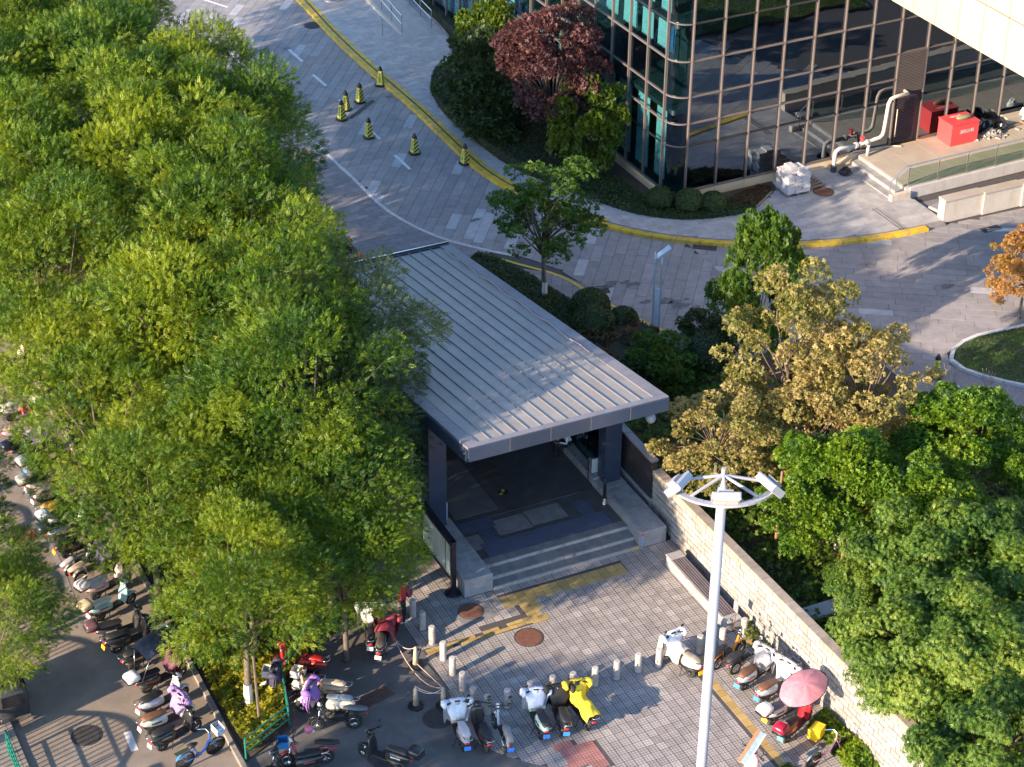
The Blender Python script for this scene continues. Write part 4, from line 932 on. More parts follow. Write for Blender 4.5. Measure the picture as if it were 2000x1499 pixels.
def tree(key, leaf, loc, label, group=None, s=1.0, sz=1.0, cat='tree', name='tree', white=False, bark='bark', var=None):
    global ntree; ntree += 1
    cm, tm = KINDS[key][(var if var is not None else ntree) % len(KINDS[key])]
    t = thing(name, label, cat, (loc[0], loc[1], loc[2] if len(loc) > 2 else .04), (ntree * 2.399) % 6.28, group); t.scale = (s, s, s * sz)
    put('crown', cm, M[leaf], t); put('trunk', tm, M[bark], t)
    if white: MB().tube([(0, 0, -.04), (0, 0, 1.15)], [.205 if key == 'locust' else .1, .16 if key == 'locust' else .088], 10, False).build('whitewash', M['lime'], t)
    return t
LG = 'locust trees of the planting strip beside the metro entrance'
def locust(px, py, label, zc=5.7, s=1.0, leaf='locust', white=False, sz=1.0):
    p = G(px, py, zc * s); return tree('locust', leaf, (p[0], p[1], .04), label, LG, s, sz, name='locust_tree', white=white)
def locust(x, y, label, s=1.0, leaf='locust', sz=1.05, white=False): return tree('locust', leaf, (x, y, .04), label, LG, s, sz, name='locust_tree', white=white)
for x, y, s, lb in [(-8.2, -.4, .74, 'shaded locust tree at the lower end of the canopy, behind the whitewashed trunk'), (-5.3, .6, .82, 'locust tree next to the map board and the person in red'), (-10.2, 2.9, .85, 'locust tree beside the row of lane scooters, second up from the fence corner'),
    (-5.0, 3.6, 1.0, 'shaded locust tree beside the dark glass side of the entrance'), (-10.2, 6.6, .9, 'locust tree beside the pink canopy scooter'), (-4.6, 7.8, 1.0, 'locust tree left of the grey leaved crown near the station'), (-10.0, 10.6, .95, 'locust tree above the scooters at the lane edge'),
    (-4.2, 11.8, 1.05, 'locust tree between the orange umbrella gap and the metro roof'), (-9.4, 14.3, 1.0, 'locust tree left of the middle of the canopy, up from the orange umbrella'), (-3.6, 15.6, 1.05, 'locust tree overhanging the rear left corner of the metro roof'), (-3.2, 13.0, .9, 'locust tree squeezed against the rear half of the metro roof'),
    (-9.6, 18.4, 1.0, 'locust tree at the left edge midway up the canopy'), (-5.6, 19.4, 1.05, 'locust tree deep in the canopy, left of the sunlit middle crown'), (-6.6, 9.6, 1.0, 'locust tree in the middle of the lower canopy, below the orange umbrella gap'), (-6.9, 3.4, .9, 'locust tree in the lower canopy between the lane scooters and the station'), (-5.6, -1.3, .66, 'low locust tree over the scooters with white and dark red covers'), (-3.2, 20.2, 1.05, 'sunlit locust tree in the middle of the upper canopy'), (-2.7, 17.9, .95, 'locust tree overhanging the rear of the parked dark car'), (-1.3, 21.6, 1.0, 'locust tree whose crown bulges farthest over the road by the cones'),
    (-9.9, 22.6, 1.05, 'locust tree left of the sunlit middle crown, near the left edge'), (-4.4, 23.6, 1.05, 'locust tree just above the sunlit middle crown'), (-1.1, 25.2, 1.0, 'locust tree whose crown reaches the white kerb line below the top road'), (-10, 27.2, 1.05, 'locust tree on the left edge just below the top corner crowns'),
    (-4.6, 28.0, 1.05, 'locust tree behind the crown nearest the dashed road'), (-2.6, 30.0, 1.0, 'locust tree nearest the white kerb line opposite the top dashed line'), (-7.9, 32, 1.05, 'locust tree in the upper left of the canopy, left of centre'), (-4.4, 34, 1.05, 'locust tree in the upper canopy, next to the pale road'),
    (-2.2, 37, 1.0, 'locust tree at the top of the canopy nearest the pale road'), (-6.2, 38, 1.05, 'locust tree at the top edge, second from the road'), (-9.8, 36.5, 1.05, 'locust tree whose crown fills the upper left corner of the canopy'), (-4.2, 42.5, 1.05, 'locust tree cut by the top edge of the photo')]: locust(x, y, lb, s, sz=1.15 if s > .98 else 1.0)
locust(-2.7, 7.3, 'greyish green locust tree leaning over the left edge of the metro roof', 1.0, 'locust2'); locust(-3.6, 4.9, 'greyish locust tree behind the one leaning over the metro roof', .92, 'locust2', .95)
tree('locust', 'locust', (-9.08, -2.1, .04), 'locust tree with whitewashed trunk standing in the yellow green bed by the fence corner', LG, .78, name='locust_tree', white=True)
LL = 'trees along the left side of the lane'
for (x, y, s, lb) in ((-16.2, 6.2, .7, 'tree at the left edge of the lane opposite the white scooters'), (-15.9, 3.3, .66, 'tree at the left edge of the lane opposite the lane bicycles'), (-15.9, .3, .64, 'lowest tree at the left edge, over the dark cart'), (-17.6, -9.2, .6, 'small tree at the left lane edge near the bottom corner'), (-18.6, 8.5, .8, 'tree behind the left lane edge above the others')):
    tree('locust', 'locust', (x, y, .08), lb, LL, s, name='street_tree')
for (x, y, s, q) in ((-23.5, -11.3, .95, 'nearer'), (-26, -16.5, .9, 'farther')):
    tree('locust', 'locust', (x, y, .08), q + ' tree across the lane below the lower left corner of the photo', 'trees across the lane', s, name='street_tree')
stake = lambda p, h, label, m='bark2', lean=(0, 0): tag(MB().tube([(0, 0, 0), (lean[0] * .5, lean[1] * .5, h * .5), (lean[0], lean[1], h)], [.05, .045, .04], 7).build('tree_stake', M[m], None, loc=(p[0], p[1], p[2] if len(p) > 2 else .03)), label, 'stake')
stake((-9.1, -3.1), 2.6, 'bare greyish support stake in the yellow green bed beside the whitewashed trunk', 'bark', (.15, .7))
stake((8.7, -3.1, 1.1), 3.0, 'reddish brown support stake in front of the pale garden trunk'); stake((9.35, -5.9, 1.1), 2.0, 'reddish support stake of a leaning pair in the garden, left one', lean=(.1, .2)); stake((9.55, -6.0, 1.1), 2.0, 'reddish support stake of a leaning pair in the garden, right one', lean=(-.1, .1))
# garden trees on the right
def gt(key, leaf, px, py, zc, label, group, s=1.0, sz=1.0, name='tree', **k):
    g0 = 0.0
    for _ in range(4): p = G(px, py, g0 + KZ[key] * s * sz); g0 = gz(p[0], p[1])
    return tree(key, leaf, (p[0], p[1], g0), label, group, s, sz, name=name, **k)
GG = 'autumn coloured trees of the garden'
gt('gold', 'gold', 1545, 705, 4.0, 'golden autumn tree with a tangle of bare vines in front', GG, 1.0, 1.1, 'autumn_tree'); gt('gold', 'gold', 1690, 775, 3.4, 'golden autumn tree right of the one with vines', GG, .94, .95, 'autumn_tree')
gt('gold', 'gold', 1400, 860, 3.0, 'golden autumn tree nearest the dark panel wall', GG, .8, .8, 'autumn_tree'); gt('gold', 'gold', 1590, 850, 2.8, 'low golden autumn tree behind the floodlight mast', GG, .8, .8, 'autumn_tree')
gt('gold', 'orange', 2005, 525, 3.4, 'orange autumn tree at the right edge by the sunlit road', None, .6, 1, 'autumn_tree')
gt('bush', 'young', 1480, 560, 3.5, 'loose green young tree behind the golden crown beside the road', None, 1.25, 2.0, 'young_tree')
PG = 'willow leaved trees of the garden'
for px, py, zc, s, lb in ((1810, 1110, 2.4, 1.0, 'willow leaved tree in the middle of the lower right garden'), (1930, 1100, 2.4, 1.0, 'willow leaved tree at the right edge of the lower garden'), (1790, 1270, 2.3, .95, 'willow leaved tree overhanging the middle of the block wall'), (1900, 1290, 2.4, 1.05, 'willow leaved tree at the right edge below the bright crowns'), (1940, 1450, 2.3, .95, 'willow leaved tree behind the end pier of the wall'), (1690, 1160, 1.7, .55, 'small willow leaved tree over the grey garden wall')):
    gt('peach', 'peach', px, py, zc, lb, PG, s, 1, 'willow_leaved_tree')
BG = 'bright green round trees of the garden'
for px, py, zc, s, lb in ((1650, 930, 2.7, 1.05, 'bright green round tree below the golden crowns, with a pale trunk'), (1900, 880, 2.9, 1.15, 'bright green round tree at the right edge beneath the bare twigs'), (1830, 1000, 2.3, .95, 'bright green tree between the two larger round ones'), (1560, 1010, 1.6, .7, 'low bright green tree beside the reddish stake')):
    gt('bright', 'bright', px, py, zc, lb, BG, s, 1, 'round_tree', white=(px == 1650))
# trees by the station and building
tree('sparse', 'young', (9.75, 15.85, .05), 'young green tree with whitewashed trunk and bare upper twigs beside the metro roof', None, 1.2, .76, name='young_tree', white=True, var=0)
gt('maple', 'maple', 1080, 130, 4.4, 'purple leaved tree by the glass corner of the building', None, 1.0, 1.05, 'purple_tree')
BB = 'shrubby trees in the bed by the building'
gt('bush', 'shrub', 935, 150, 1.6, 'dark green shrubby tree left of the purple tree', BB, 1.35, 1.3, 'shrub_tree'); gt('bush', 'cover', 960, 90, 2.6, 'olive green shrubby tree behind the left side of the purple tree', BB, 1.3, 1.4, 'shrub_tree')
gt('bush', 'cover', 1150, 250, 2.4, 'olive green shrubby tree right of the purple tree against the curtains', BB, 1.25, 1.5, 'shrub_tree'); gt('bush', 'shrub', 960, 220, 1.2, 'low dark shrub at the edge of the bed beneath the purple tree', BB, 1.2, .9, 'shrub_tree')
# clipped hedges and balls
def hedge(label, poly, h, n, leaf='shrub', size=.062, z=.12, name='hedge', cat='hedge', bump=.08, kind='oval'):
    t = thing(name, label, cat, (0, 0, 0)); r = np.random.RandomState(hash(label) % 9999)
    x0, x1 = min(p[0] for p in poly), max(p[0] for p in poly); y0, y1 = min(p[1] for p in poly), max(p[1] for p in poly)
    P = []; per = [(poly[i], poly[(i + 1) % len(poly)]) for i in range(len(poly))]
    pa = sum(math.hypot(b[0] - a[0], b[1] - a[1]) for a, b in per) * h; fr = pa / (pa + area(poly))
    while len(P) < n * (1 - fr):
        x, y = r.uniform(x0, x1), r.uniform(y0, y1)
        if inside((x, y), poly): P.append((x, y, z + h * (1 + bump * math.sin(x * 3.1 + y) * math.sin(y * 2.3 - x)) + r.normal() * .03, 0, 0, 1))
    ls = np.array([math.hypot(b[0] - a[0], b[1] - a[1]) for a, b in per]); pick = r.choice(len(per), max(1, int(n * fr)), p=ls / ls.sum())
    for i in pick:
        a, b = per[i]; s = r.uniform(); nx, ny = (b[1] - a[1]) / ls[i], -(b[0] - a[0]) / ls[i]
        P.append((a[0] + (b[0] - a[0]) * s + r.normal() * .03, a[1] + (b[1] - a[1]) * s + r.normal() * .03, z + h * r.uniform(.05, 1), nx, ny, .3))
    P = np.array(P); N = len(P); U = P[:, 3:] + r.normal(size=(N, 3)) * .45; D = np.cross(U, r.normal(size=(N, 3))) + r.normal(size=(N, 3)) * .2
    put('foliage', leaves('foliage', P[:, :3], D, U, size * r.uniform(.7, 1.3, N), *TPL[kind]), M[leaf], t)
    MB().prism(poly, z - .05, z + h * .9).build('dark_core', M['shade_core'], t); return t  # added solid dark core under the leaf shell, no modelled stems
def ball(px, py, r_, label, leaf='shrub', z=.12, n=2600, flat=.85, group=None):
    c = G(px, py, z + r_ * flat); r = np.random.RandomState(hash(label) % 9999)
    t = thing('ball_shrub', label, 'shrub', (c[0], c[1], z), 0, group)
    W = unit(r.normal(size=(n, 3))); W[:, 2] = np.abs(W[:, 2] + .25) - .25; W = unit(W); P = W * np.array([r_, r_, r_ * flat]) * r.uniform(.93, 1.03, (n, 1)); P[:, 2] += r_ * flat
    U = W + r.normal(size=(n, 3)) * .4; D = np.cross(U, r.normal(size=(n, 3)))
    put('foliage', leaves('foliage', P, D, U, .06 * r.uniform(.7, 1.3, n), *TPL['oval']), M[leaf], t)
    MB().lathe2((0, 0, r_ * flat), (r_ * .93, r_ * .93, r_ * flat * .93), 14, 8).build('dark_core', M['shade_core'], t)  # added dark ellipsoid filling the ball, stands in for its shaded inside
pz = smooth(offset(pin, -.12))
seg = lambda a, b: [p for p in pz if a <= p[1] < b]
hedge('dark clipped hedge below the purple tree along the curved pavement edge', [p for p in pz if p[1] < 38 and p[0] < 15.2 and p[1] > 24] + [(17.2, 24.5), (17.2, 30), (16.9, 38)], .5, 12000)
hedge('clipped hedge wrapping the rounded glass corner', [p for p in pz if p[1] <= 24.6 and p[0] < 21.5] + [(21.5, 20.1), (18.4, 20.75), (17.6, 22), (17.3, 24.4)], .28, 9000, 'shrub')
hedge('reddish green hedge end in front of the cream plinth by the granite slabs', [(20.6, 19.45), (21.5, 19.42), (22.2, 19.85), (23.0, 20.45), (22.6, 20.75), (21.2, 20.35)], .3, 3600, 'shrubr')
hedge('long low hedge between the access ramp and the glass facade', [(17.5, 41.8), (18.0, 38.5), (18.4, 38.5), (18.35, 60), (17.75, 60)], .6, 3000)
for px, py, r_, lb in ((1290, 388, .6, 'left ball shrub of the three at the glass corner'), (1346, 393, .62, 'middle ball shrub of the three at the glass corner'), (1393, 396, .56, 'right ball shrub of the three at the glass corner')): ball(px, py, r_, lb, z=.15, group='ball shrubs at the glass corner')
for px, py, r_, lb in ((1153, 597, .78, 'rearmost ball shrub beside the metro roof'), (1160, 632, .85, 'largest ball shrub of the three beside the metro roof'), (1217, 625, .6, 'small ball shrub nearest the lamp post'), ): ball(px, py, r_, lb, z=.05, group='ball shrubs beside the metro roof')
ball(1385, 690, .95, 'large dark round shrub at the yellow line beside the golden tree', z=.05, n=2200)
hE = [p for p in smooth(offset(hedgeE, -.45))]
hedge('dark clipped hedge along the right side of the metro roof', [p for p in hE if 12.2 < p[1] < 20.2] + [(9.6, 12.4), (8.2, 14), (7.6, 17.6), (8.0, 19.6)], .48, 12000, z=.05)
hedge('mixed reddish low shrubs between the round shrubs and the metro roof', [(8.4, 12.8), (11.6, 12.9), (12.3, 11.2), (9.2, 9.0)], .75, 3600, 'shrubr', .09, z=.05, name='shrub_bed', cat='shrubs', bump=.3)
gt('bush', 'young', 1295, 705, 1.0, 'feathery dark green shrub between the metro roof and the round shrub', None, .95, .8, 'shrub_tree')
gt('bush', 'shrub', 1250, 720, .9, 'low dark shrub close against the right edge of the metro roof', None, .8, .7, 'shrub_tree')
gt('bush', 'shrub', 1370, 640, .8, 'green shrub on the corner of the dark walk beside the road', None, .7, .7, 'shrub_tree')
# ground cover, grass, weeds
def cover(name, poly, n, leaf, size, z, h, kind='oval', label=None, seed=1, base=None):
    r = np.random.RandomState(seed); x0, x1 = min(p[0] for p in poly), max(p[0] for p in poly); y0, y1 = min(p[1] for p in poly), max(p[1] for p in poly); P = []
    while len(P) < n:
        x, y = r.uniform(x0, x1), r.uniform(y0, y1)
        if not inside((x, y), poly): continue
        m = .5 + .5 * math.sin(x * 2.3 + 1.3 * math.sin(y * 1.7)) * math.sin(y * 2.1 + math.sin(x * 1.1)); P.append((x, y, (base(x, y) if base else z) + h * (.25 + .75 * m) * r.uniform(.3, 1)))
    P = np.array(P); U = np.array([0, 0, 1.0]) + r.normal(size=(n, 3)) * .5; D = np.cross(U, r.normal(size=(n, 3)))
    if kind == 'blade': D = np.array([0, 0, 1.2]) + r.normal(size=(n, 3)) * .5; U = r.normal(size=(n, 3))
    o = put(name, leaves(name, P, D, U, size * r.uniform(.6, 1.4, n), *TPL[kind]), M[leaf]); o['kind'] = 'stuff'; return o
cover('ground_cover', [(-9.85, -4.2), (-8.4, -3.4), (-8.0, -1.9), (-6.2, -.1), (-6.2, 4), (-9.85, 4)], 6500, 'coverY', .11, .05, .75, seed=2)
cover('ground_cover', [(-9.85, 4), (-3.6, 4), (-3.6, 60), (-9.85, 60)], 9000, 'cover', .13, .05, .6, seed=3)
cover('ground_cover', [(-6.2, -.1), (-3.6, 1.2), (-3.6, 4), (-6.2, 4)], 2500, 'cover', .12, .05, .7, seed=4)
cover('ground_cover', [(7.2, -16), (14, -16), (24, -4), (19, 1), (15.5, 5), (12, 10), (9.3, 10), (7.2, 4)], 26000, 'cover', .12, .05, .75, seed=5, base=gz)
cover('grass', lawnp, 40000, 'grass', .05, .1, .03, 'oval', seed=6)
cover('weeds', [(5.7, -10.0), (6.5, -9.6), (6.55, -13), (5.7, -12.6)], 1100, 'bright', .1, 0, .5, seed=7); cover('weeds', [(6.1, -5.6), (6.55, -5.2), (6.6, -6.6), (6.2, -6.4)], 160, 'cover', .1, 0, .4, seed=8); cover('weeds', [(3.9, -11.2), (4.3, -11.1), (4.4, -11.5), (4.0, -11.5)], 80, 'cover', .08, 0, .15, seed=9)
# bare twigs and vines
def twigs(px, py, n, h, sp, label, m='twig', seed=1):
    r = random.Random(seed); p = G(px, py, .05); mb = MB()
    for i in range(n):
        a = r.uniform(0, 6.28); s = r.uniform(.2, 1) * sp; hh = h * r.uniform(.6, 1); q = (math.cos(a) * s, math.sin(a) * s)
        mb.tube([(q[0] * .1, q[1] * .1, 0), (q[0] * .45, q[1] * .45, hh * .5), (q[0], q[1], hh)], [.022, .014, .006], 4)
        for k in range(2):
            f = r.uniform(.5, .8); b = (q[0] * f * .9, q[1] * f * .9, hh * f); mb.tube([b, (b[0] + r.uniform(-.2, .2), b[1] + r.uniform(-.2, .2), b[2] + .35)], [.01, .004], 3)
    return tag(mb.build('bare_shrub', M[m], None, loc=p), label, 'bare shrub')
twigs(1955, 812, 22, 1.5, .75, 'bare pinkish twigs right of the camera post', seed=3); twigs(1890, 800, 14, 1.5, .4, 'bare pale twigs beside the camera post in front of the lawn', seed=4); twigs(1925, 785, 12, 1.4, .4, 'thin bare twigs between the camera post and the lawn kerb', seed=5); twigs(1855, 770, 10, 1.3, .4, 'sparse bare twigs left of the camera post', seed=6)
vr = random.Random(9); vb = MB(); vp = G(1530, 830, 1.6)
for i in range(60):
    x, y = vr.gauss(0, .28), vr.gauss(0, .25); vb.tube([(x * 1.6, y * 1.6, vr.uniform(-.6, .6)), (x, y + vr.uniform(-.1, .1), 1.6), (x * .8, y, 2.6 + vr.uniform(0, 1.2))], [.014, .018, .008], 4)
tag(vb.tube([(0, 0, -1), (.05, 0, 1), (0, .1, 3)], [.09, .07, .04], 7).build('bare_vine', M['twig'], None, loc=(vp[0] - .5, vp[1] - 1.1, 1.4)), 'hanging tangle of bare pale vines on the golden tree', 'vine')
# ================================================================ STREET FURNITURE
ORD = ['first', 'second', 'third', 'fourth', 'fifth', 'sixth', 'seventh', 'eighth', 'ninth', 'tenth', 'eleventh', 'twelfth']
bm_body = MB().lathe([(.105, -.02), (.105, .5), (.1, .5), (.1, .52), (.105, .52), (.105, .58), (.1, .58), (.1, .6), (.105, .6), (.103, .66), (.085, .685)], n=16).mesh('body', False)
def bollard(x, y, label, grp):
    t = thing('bollard', label, 'bollard', (x, y, 0), rnd.random() * 6, grp); put('body', bm_body, M['bollard'], t)
    MB().lathe([(.19, -.01), (.18, .012)], n=14).build('footing', M['paverj'], t)
for i, (x, y) in enumerate([(-2.87, -.15), (-2.84, -.85), (-2.87, -1.65), (-2.87, -2.5), (-2.91, -3.29), (-2.93, -4.07), (-2.93, -4.84)]):
    bollard(x, y, 'stone bollard, %s from the map board in the row beside the asphalt' % ORD[i], 'bollards beside the asphalt')
for i, (x, y) in enumerate([(-2.7, -5.35), (-2.04, -5.35), (-1.25, -5.33), (-.52, -5.38), (.11, -5.5), (.83, -5.57), (1.58, -5.57), (2.34, -5.55), (3.04, -5.6), (4.51, -5.58), (5.31, -5.59), (6.19, -5.44)]):
    bollard(x, y, 'stone bollard, %s from the asphalt end of the row across the plaza' % ORD[i], 'bollards across the plaza')
def cone(x, y, label, rz_, z=0.0, s=1.0, txt=True):
    t = thing('safety_cone', label, 'cone', (x, y, z), rz_, 'striped road cones'); t.scale = (s, s, s)
    MB().prism([(.26, -.13), (.13, -.26), (-.13, -.26), (-.26, -.13), (-.26, .13), (-.13, .26), (.13, .26), (.26, .13)], .005, .07).build('base', M['black'], t)
    lo, hi, z0, z1 = .155, .085, .07, .76
    P = [(sx * w, sy * w, zz) for zz, w in ((z0, lo), (z1, hi)) for sx, sy in ((-1, -1), (1, -1), (1, 1), (-1, 1))]
    MB().add(P, [(4, 5, 6, 7), (0, 1, 5, 4), (1, 2, 6, 5), (2, 3, 7, 6), (3, 0, 4, 7)]).build('body', paint(.62, .58, .1, .5), t)
    mb = MB()
    def fp(f, a, b):
        w = (lo + (hi - lo) * b) + .004; v = Vector((a * w, -w, z0 + (z1 - z0) * b)); v.rotate(Matrix.Rotation(f * math.pi / 2, 3, 'Z')); return tuple(v)
    for f in (0, 2):
        for k in range(4):
            b0 = -.02 + k * .25; q = [fp(f, -1, max(0, b0)), fp(f, 1, min(1, b0 + .22)), fp(f, 1, min(1, b0 + .34)), fp(f, -1, max(0, b0 + .12))]; mb.add(q, [(0, 1, 2, 3)])
    mb.build('stripe', M['black'], t)
    if txt:
        mb = MB()
        for f in (1, 3):
            for k in range(4):
                b0 = .2 + k * .17
                for a0, a1, c0, c1 in ((-.5, .5, .1, .12), (-.5, .5, .06, .075), (-.08, .08, 0, .13), (-.45, -.3, 0, .06), (.3, .45, .01, .05)): mb.add([fp(f, a0, b0 + c0), fp(f, a1, b0 + c0), fp(f, a1, b0 + c1), fp(f, a0, b0 + c1)], [(0, 1, 2, 3)])
        mb.build('lettering', M['black'], t)
    MB().lathe([(.115, .76), (.115, .8), (.075, .9), (.05, .96), (.02, .99)], n=10).build('cap', M['black'], t, True)
CL = ['black and yellow striped cone against the yellow kerb farthest up the road', 'striped cone at the top end of the dug strip in the road', 'striped cone partly behind another at the lower end of the dug strip', 'striped cone nearest the trees, in front of the other at the dug strip', 'striped cone beside the middle dashed line, alone', 'striped cone standing alone in the middle of the right road half', 'striped cone against the yellow kerb nearest the young tree', 'striped cone on the walk by the lawn kerb, far right']
for (x, y), lb, r_ in zip([(12.02, 38.11), (10.39, 36.72), (9.47, 36.19), (8.9, 35.28), (9.31, 32.98), (10.55, 30.6), (12.18, 28.71), (20.8, 4.86)], CL, [1.2, .6, 1.0, .5, .35, .4, .5, 1.0]): cone(x, y, lb, r_ - .3, .012)
def oldcone(px, py, label):
    p = G(px, py); t = thing('worn_marker', label, 'marker post', p, rnd.random() * 6, 'worn marker posts with cords')
    MB().lathe([(.25, 0), (.24, .05), (.1, .08)], n=8).build('base', M['black'], t); MB().lathe([(.1, .06), (.055, .68), (.02, .74)], n=10).build('body', paint(.42, .38, .28, .8), t, True)
    for z in (.2, .38, .54): MB().lathe([(.094 - .07 * z, z), (.09 - .07 * z, z + .08)], n=10).build('band', M['black'], t)
    return Vector((p[0], p[1], .72))
o1 = oldcone(812, 1300, 'worn striped marker post by the first bollards, tied with cords'); o2 = oldcone(812, 1380, 'worn marker post in the asphalt, left one of the lower two'); o3 = oldcone(866, 1380, 'dark worn marker post in the asphalt, right one of the lower two')
def cord(a, b, sag, label, n=10, r_=.012):
    pts = [a.lerp(b, i / n) - Vector((0, 0, sag * 4 * (i / n) * (1 - i / n))) for i in range(n + 1)]
    for p in pts: p.z = max(p.z, .02)
    tag(MB().tube(pts, r_, 5).build('cord', M['rope'], None), label, 'cord')
cord(o2, o3, .22, 'pinkish cord slung between the two lower marker posts'); cord(o2 + Vector((0, .03, .05)), o3 + Vector((0, .03, -.2)), .12, 'second cord crossing between the two lower marker posts')
cord(o1, Vector(G(762, 1235, .6)), .3, 'pale cord from the upper marker post to the red covered scooter'); cord(o1 + Vector((0, -.05, -.6)), Vector(G(866, 1345, .05)), 0, 'cord lying on the asphalt below the upper marker post'); cord(Vector(G(775, 1258, .4)), o3, .5, 'long cord trailing over the asphalt to the dark marker post')
# floodlight mast
ma = thing('floodlight_mast', 'tall white floodlight mast with three lamps on a half ring', 'lamp post', (-3.53, -18.6, 0))
MB().lathe([(.2, 0), (.2, .1), (.14, .12), (.125, 8), (.105, 16.87)], n=20).build('pole', M['pole'], ma, True); MB().box((0, 0, .03), (.7, .7, .06)).build('base_plate', M['pole'], ma)
rt, fr_ = Vector((.898, -.439, 0)), Vector((-.439, -.898, 0))
def mp(a, b, z): v = rt * a + fr_ * b; return (v.x, v.y, z)
arc = [mp(1.14 * math.sin(q), -.28 + 1.02 * math.cos(q), 16.92) for q in [(-1.36 + 2.72 * i / 20) for i in range(21)]]
rg = MB()
for i in range(20):
    a, b = Vector(arc[i]), Vector(arc[i + 1]); c = (a + b) / 2; rg.box(tuple(c), ((b - a).length * 1.02, .14, .05), rz=math.atan2((b - a).y, (b - a).x))
rg.build('half_ring', M['pole'], ma)
for e in (mp(-1.08, -.08, 16.94), mp(-.7, .45, 16.94), mp(.7, .45, 16.94), mp(1.08, -.08, 16.94), mp(0, .72, 16.94)): MB().tube([(0, 0, 17.17), e], .035, 6).build('arm', M['pole'], ma)
MB().tube([(0, 0, 16.72), (0, 0, 17.35)], .05, 10).build('spike', M['pole'], ma)
for a, q, dirn in ((-1.0, -1.0, -1), (0, 0, 0), (1.0, 1.0, 1)):
    c = Vector(mp(1.14 * math.sin(q * 1.0), -.28 + 1.02 * math.cos(q), 17.12)); yaw = math.atan2(fr_.y, fr_.x) - q * 1.05
    f = MB().box((0, 0, 0), (.16, .6, .44), ch=.03).build('floodlight', M['pole'], ma); f.location = c; f.rotation_euler = (0, .75, yaw)
    MB().box((.085, 0, 0), (.02, .52, .36)).build('lens', paint(.6, .59, .56, .15), f); MB().box((-.1, 0, -.02), (.1, .3, .2)).build('fins', M['conc'], f)
    MB().tube([(0, -.25, -.1), (0, -.25, -.24), (0, .25, -.24), (0, .25, -.1)], .015, 5).build('bracket', M['chrome'], f)
# blade lamp post by the road
lp = thing('blade_lamp', 'slim pale steel lamp post of two blades with a slanted head beside the yellow line', 'lamp post', (12.75, 12.2, .05), -.3)
MB().box((-.13, 0, 1.62), (.05, .16, 3.24)).build('blade', M['lampblue'], lp); MB().box((.13, 0, 1.5), (.05, .16, 3.0)).build('blade', M['lampblue'], lp); MB().box((0, -.03, .95), (.21, .03, 1.9)).build('light_panel', paint(.62, .66, .72, .3), lp)
h_ = MB().box((0, 0, 0), (.66, .3, .07), ch=.01).build('head', M['lampblue'], lp); h_.location = (.2, .1, 3.42); h_.rotation_euler = (0, -.62, .1)
MB().tube([(-.13, 0, 3.2), (-.1, .2, 3.4)], .03, 6).tube([(.13, 0, 3.0), (.17, .2, 3.35)], .03, 6).build('neck', M['lampblue'], lp)
cp_ = G(1857, 848, .05); cpst = thing('camera_post', 'white post with two small cameras in front of the lawn kerb', 'camera post', cp_, .4)
MB().lathe([(.06, 0), (.06, 1.75), (.05, 1.78)], n=10).build('pole', M['pole'], cpst, True)
for a in (0.5, -.6):
    v = (math.cos(a) * .42, math.sin(a) * .42); MB().tube([(0, 0, 1.68), (v[0], v[1], 1.68)], .03, 6).build('arm', M['pole'], cpst); MB().lathe2((v[0], v[1], 1.74), (.12, .1, .08), 10, 6).build('camera', M['pole'], cpst, True)
def rail(pts, label, hts=(.5, .95), m='steel', name='handrail', pstep=1.0, z=.13, r_=.025, grp=None, slope=0.0, pick=False):
    t = thing(name, label, name.replace('_', ' '), (0, 0, 0), 0, grp); zz = lambda p: z + slope * max(0, p[1] - 43)
    ps = resample(pts, pstep)
    if math.hypot(ps[-1][0] - pts[-1][0], ps[-1][1] - pts[-1][1]) > .3: ps.append(pts[-1])
    for p in ps: MB().tube([(p[0], p[1], zz(p)), (p[0], p[1], zz(p) + hts[-1])], r_ * 1.15, 6).build('post', M[m], t)
    for h in hts: MB().tube([(p[0], p[1], zz(p) + h) for p in pts], r_, 6).build('rail', M[m], t)
    return t
rail([(15.33, 43.2), (15.5, 46.5), (15.75, 60)], 'stainless handrail on the road side of the pale access ramp', pstep=1.5, slope=.041, z=.15); rail([(16.96, 43.2), (17.05, 46.5), (17.3, 60)], 'stainless handrail on the hedge side of the pale access ramp', pstep=1.5, slope=.041, z=.15)
MB().tube([(15.33, 43.0, .13), (15.33, 43.0, 1.0), (15.33, 43.25, 1.08)], .025, 6).build('post', M['steel'], bpy.data.objects['handrail'])
rail([(-9.96, -4.3), (-8.3, -3.43), (-7.85, -1.6), (-6.6, -.2), (-5.3, .6)], 'green painted low fence around the yellow green bed', (.3, .55, .82), 'gfence', 'fence', 1.9, .02, .028)
rail([(-16.15, -1.2), (-16.35, -12)], 'green painted fence piece at the lower left edge of the lane', (.3, .6, .95), 'gfence', 'fence', 1.9, .07, .028)
pot = thing('planter', 'round brown planter bowl on a pale foot at the top of the pavement', 'planter', (13.85, 48.9, .13)); MB().lathe([(.5, 0), (.5, .06)], n=18).build('foot', M['kerb_w'], pot); MB().lathe([(.32, .06), (.42, .35), (.46, .6), (.4, .62), (.38, .55)], n=18).build('bowl', M['rust'], pot, True)
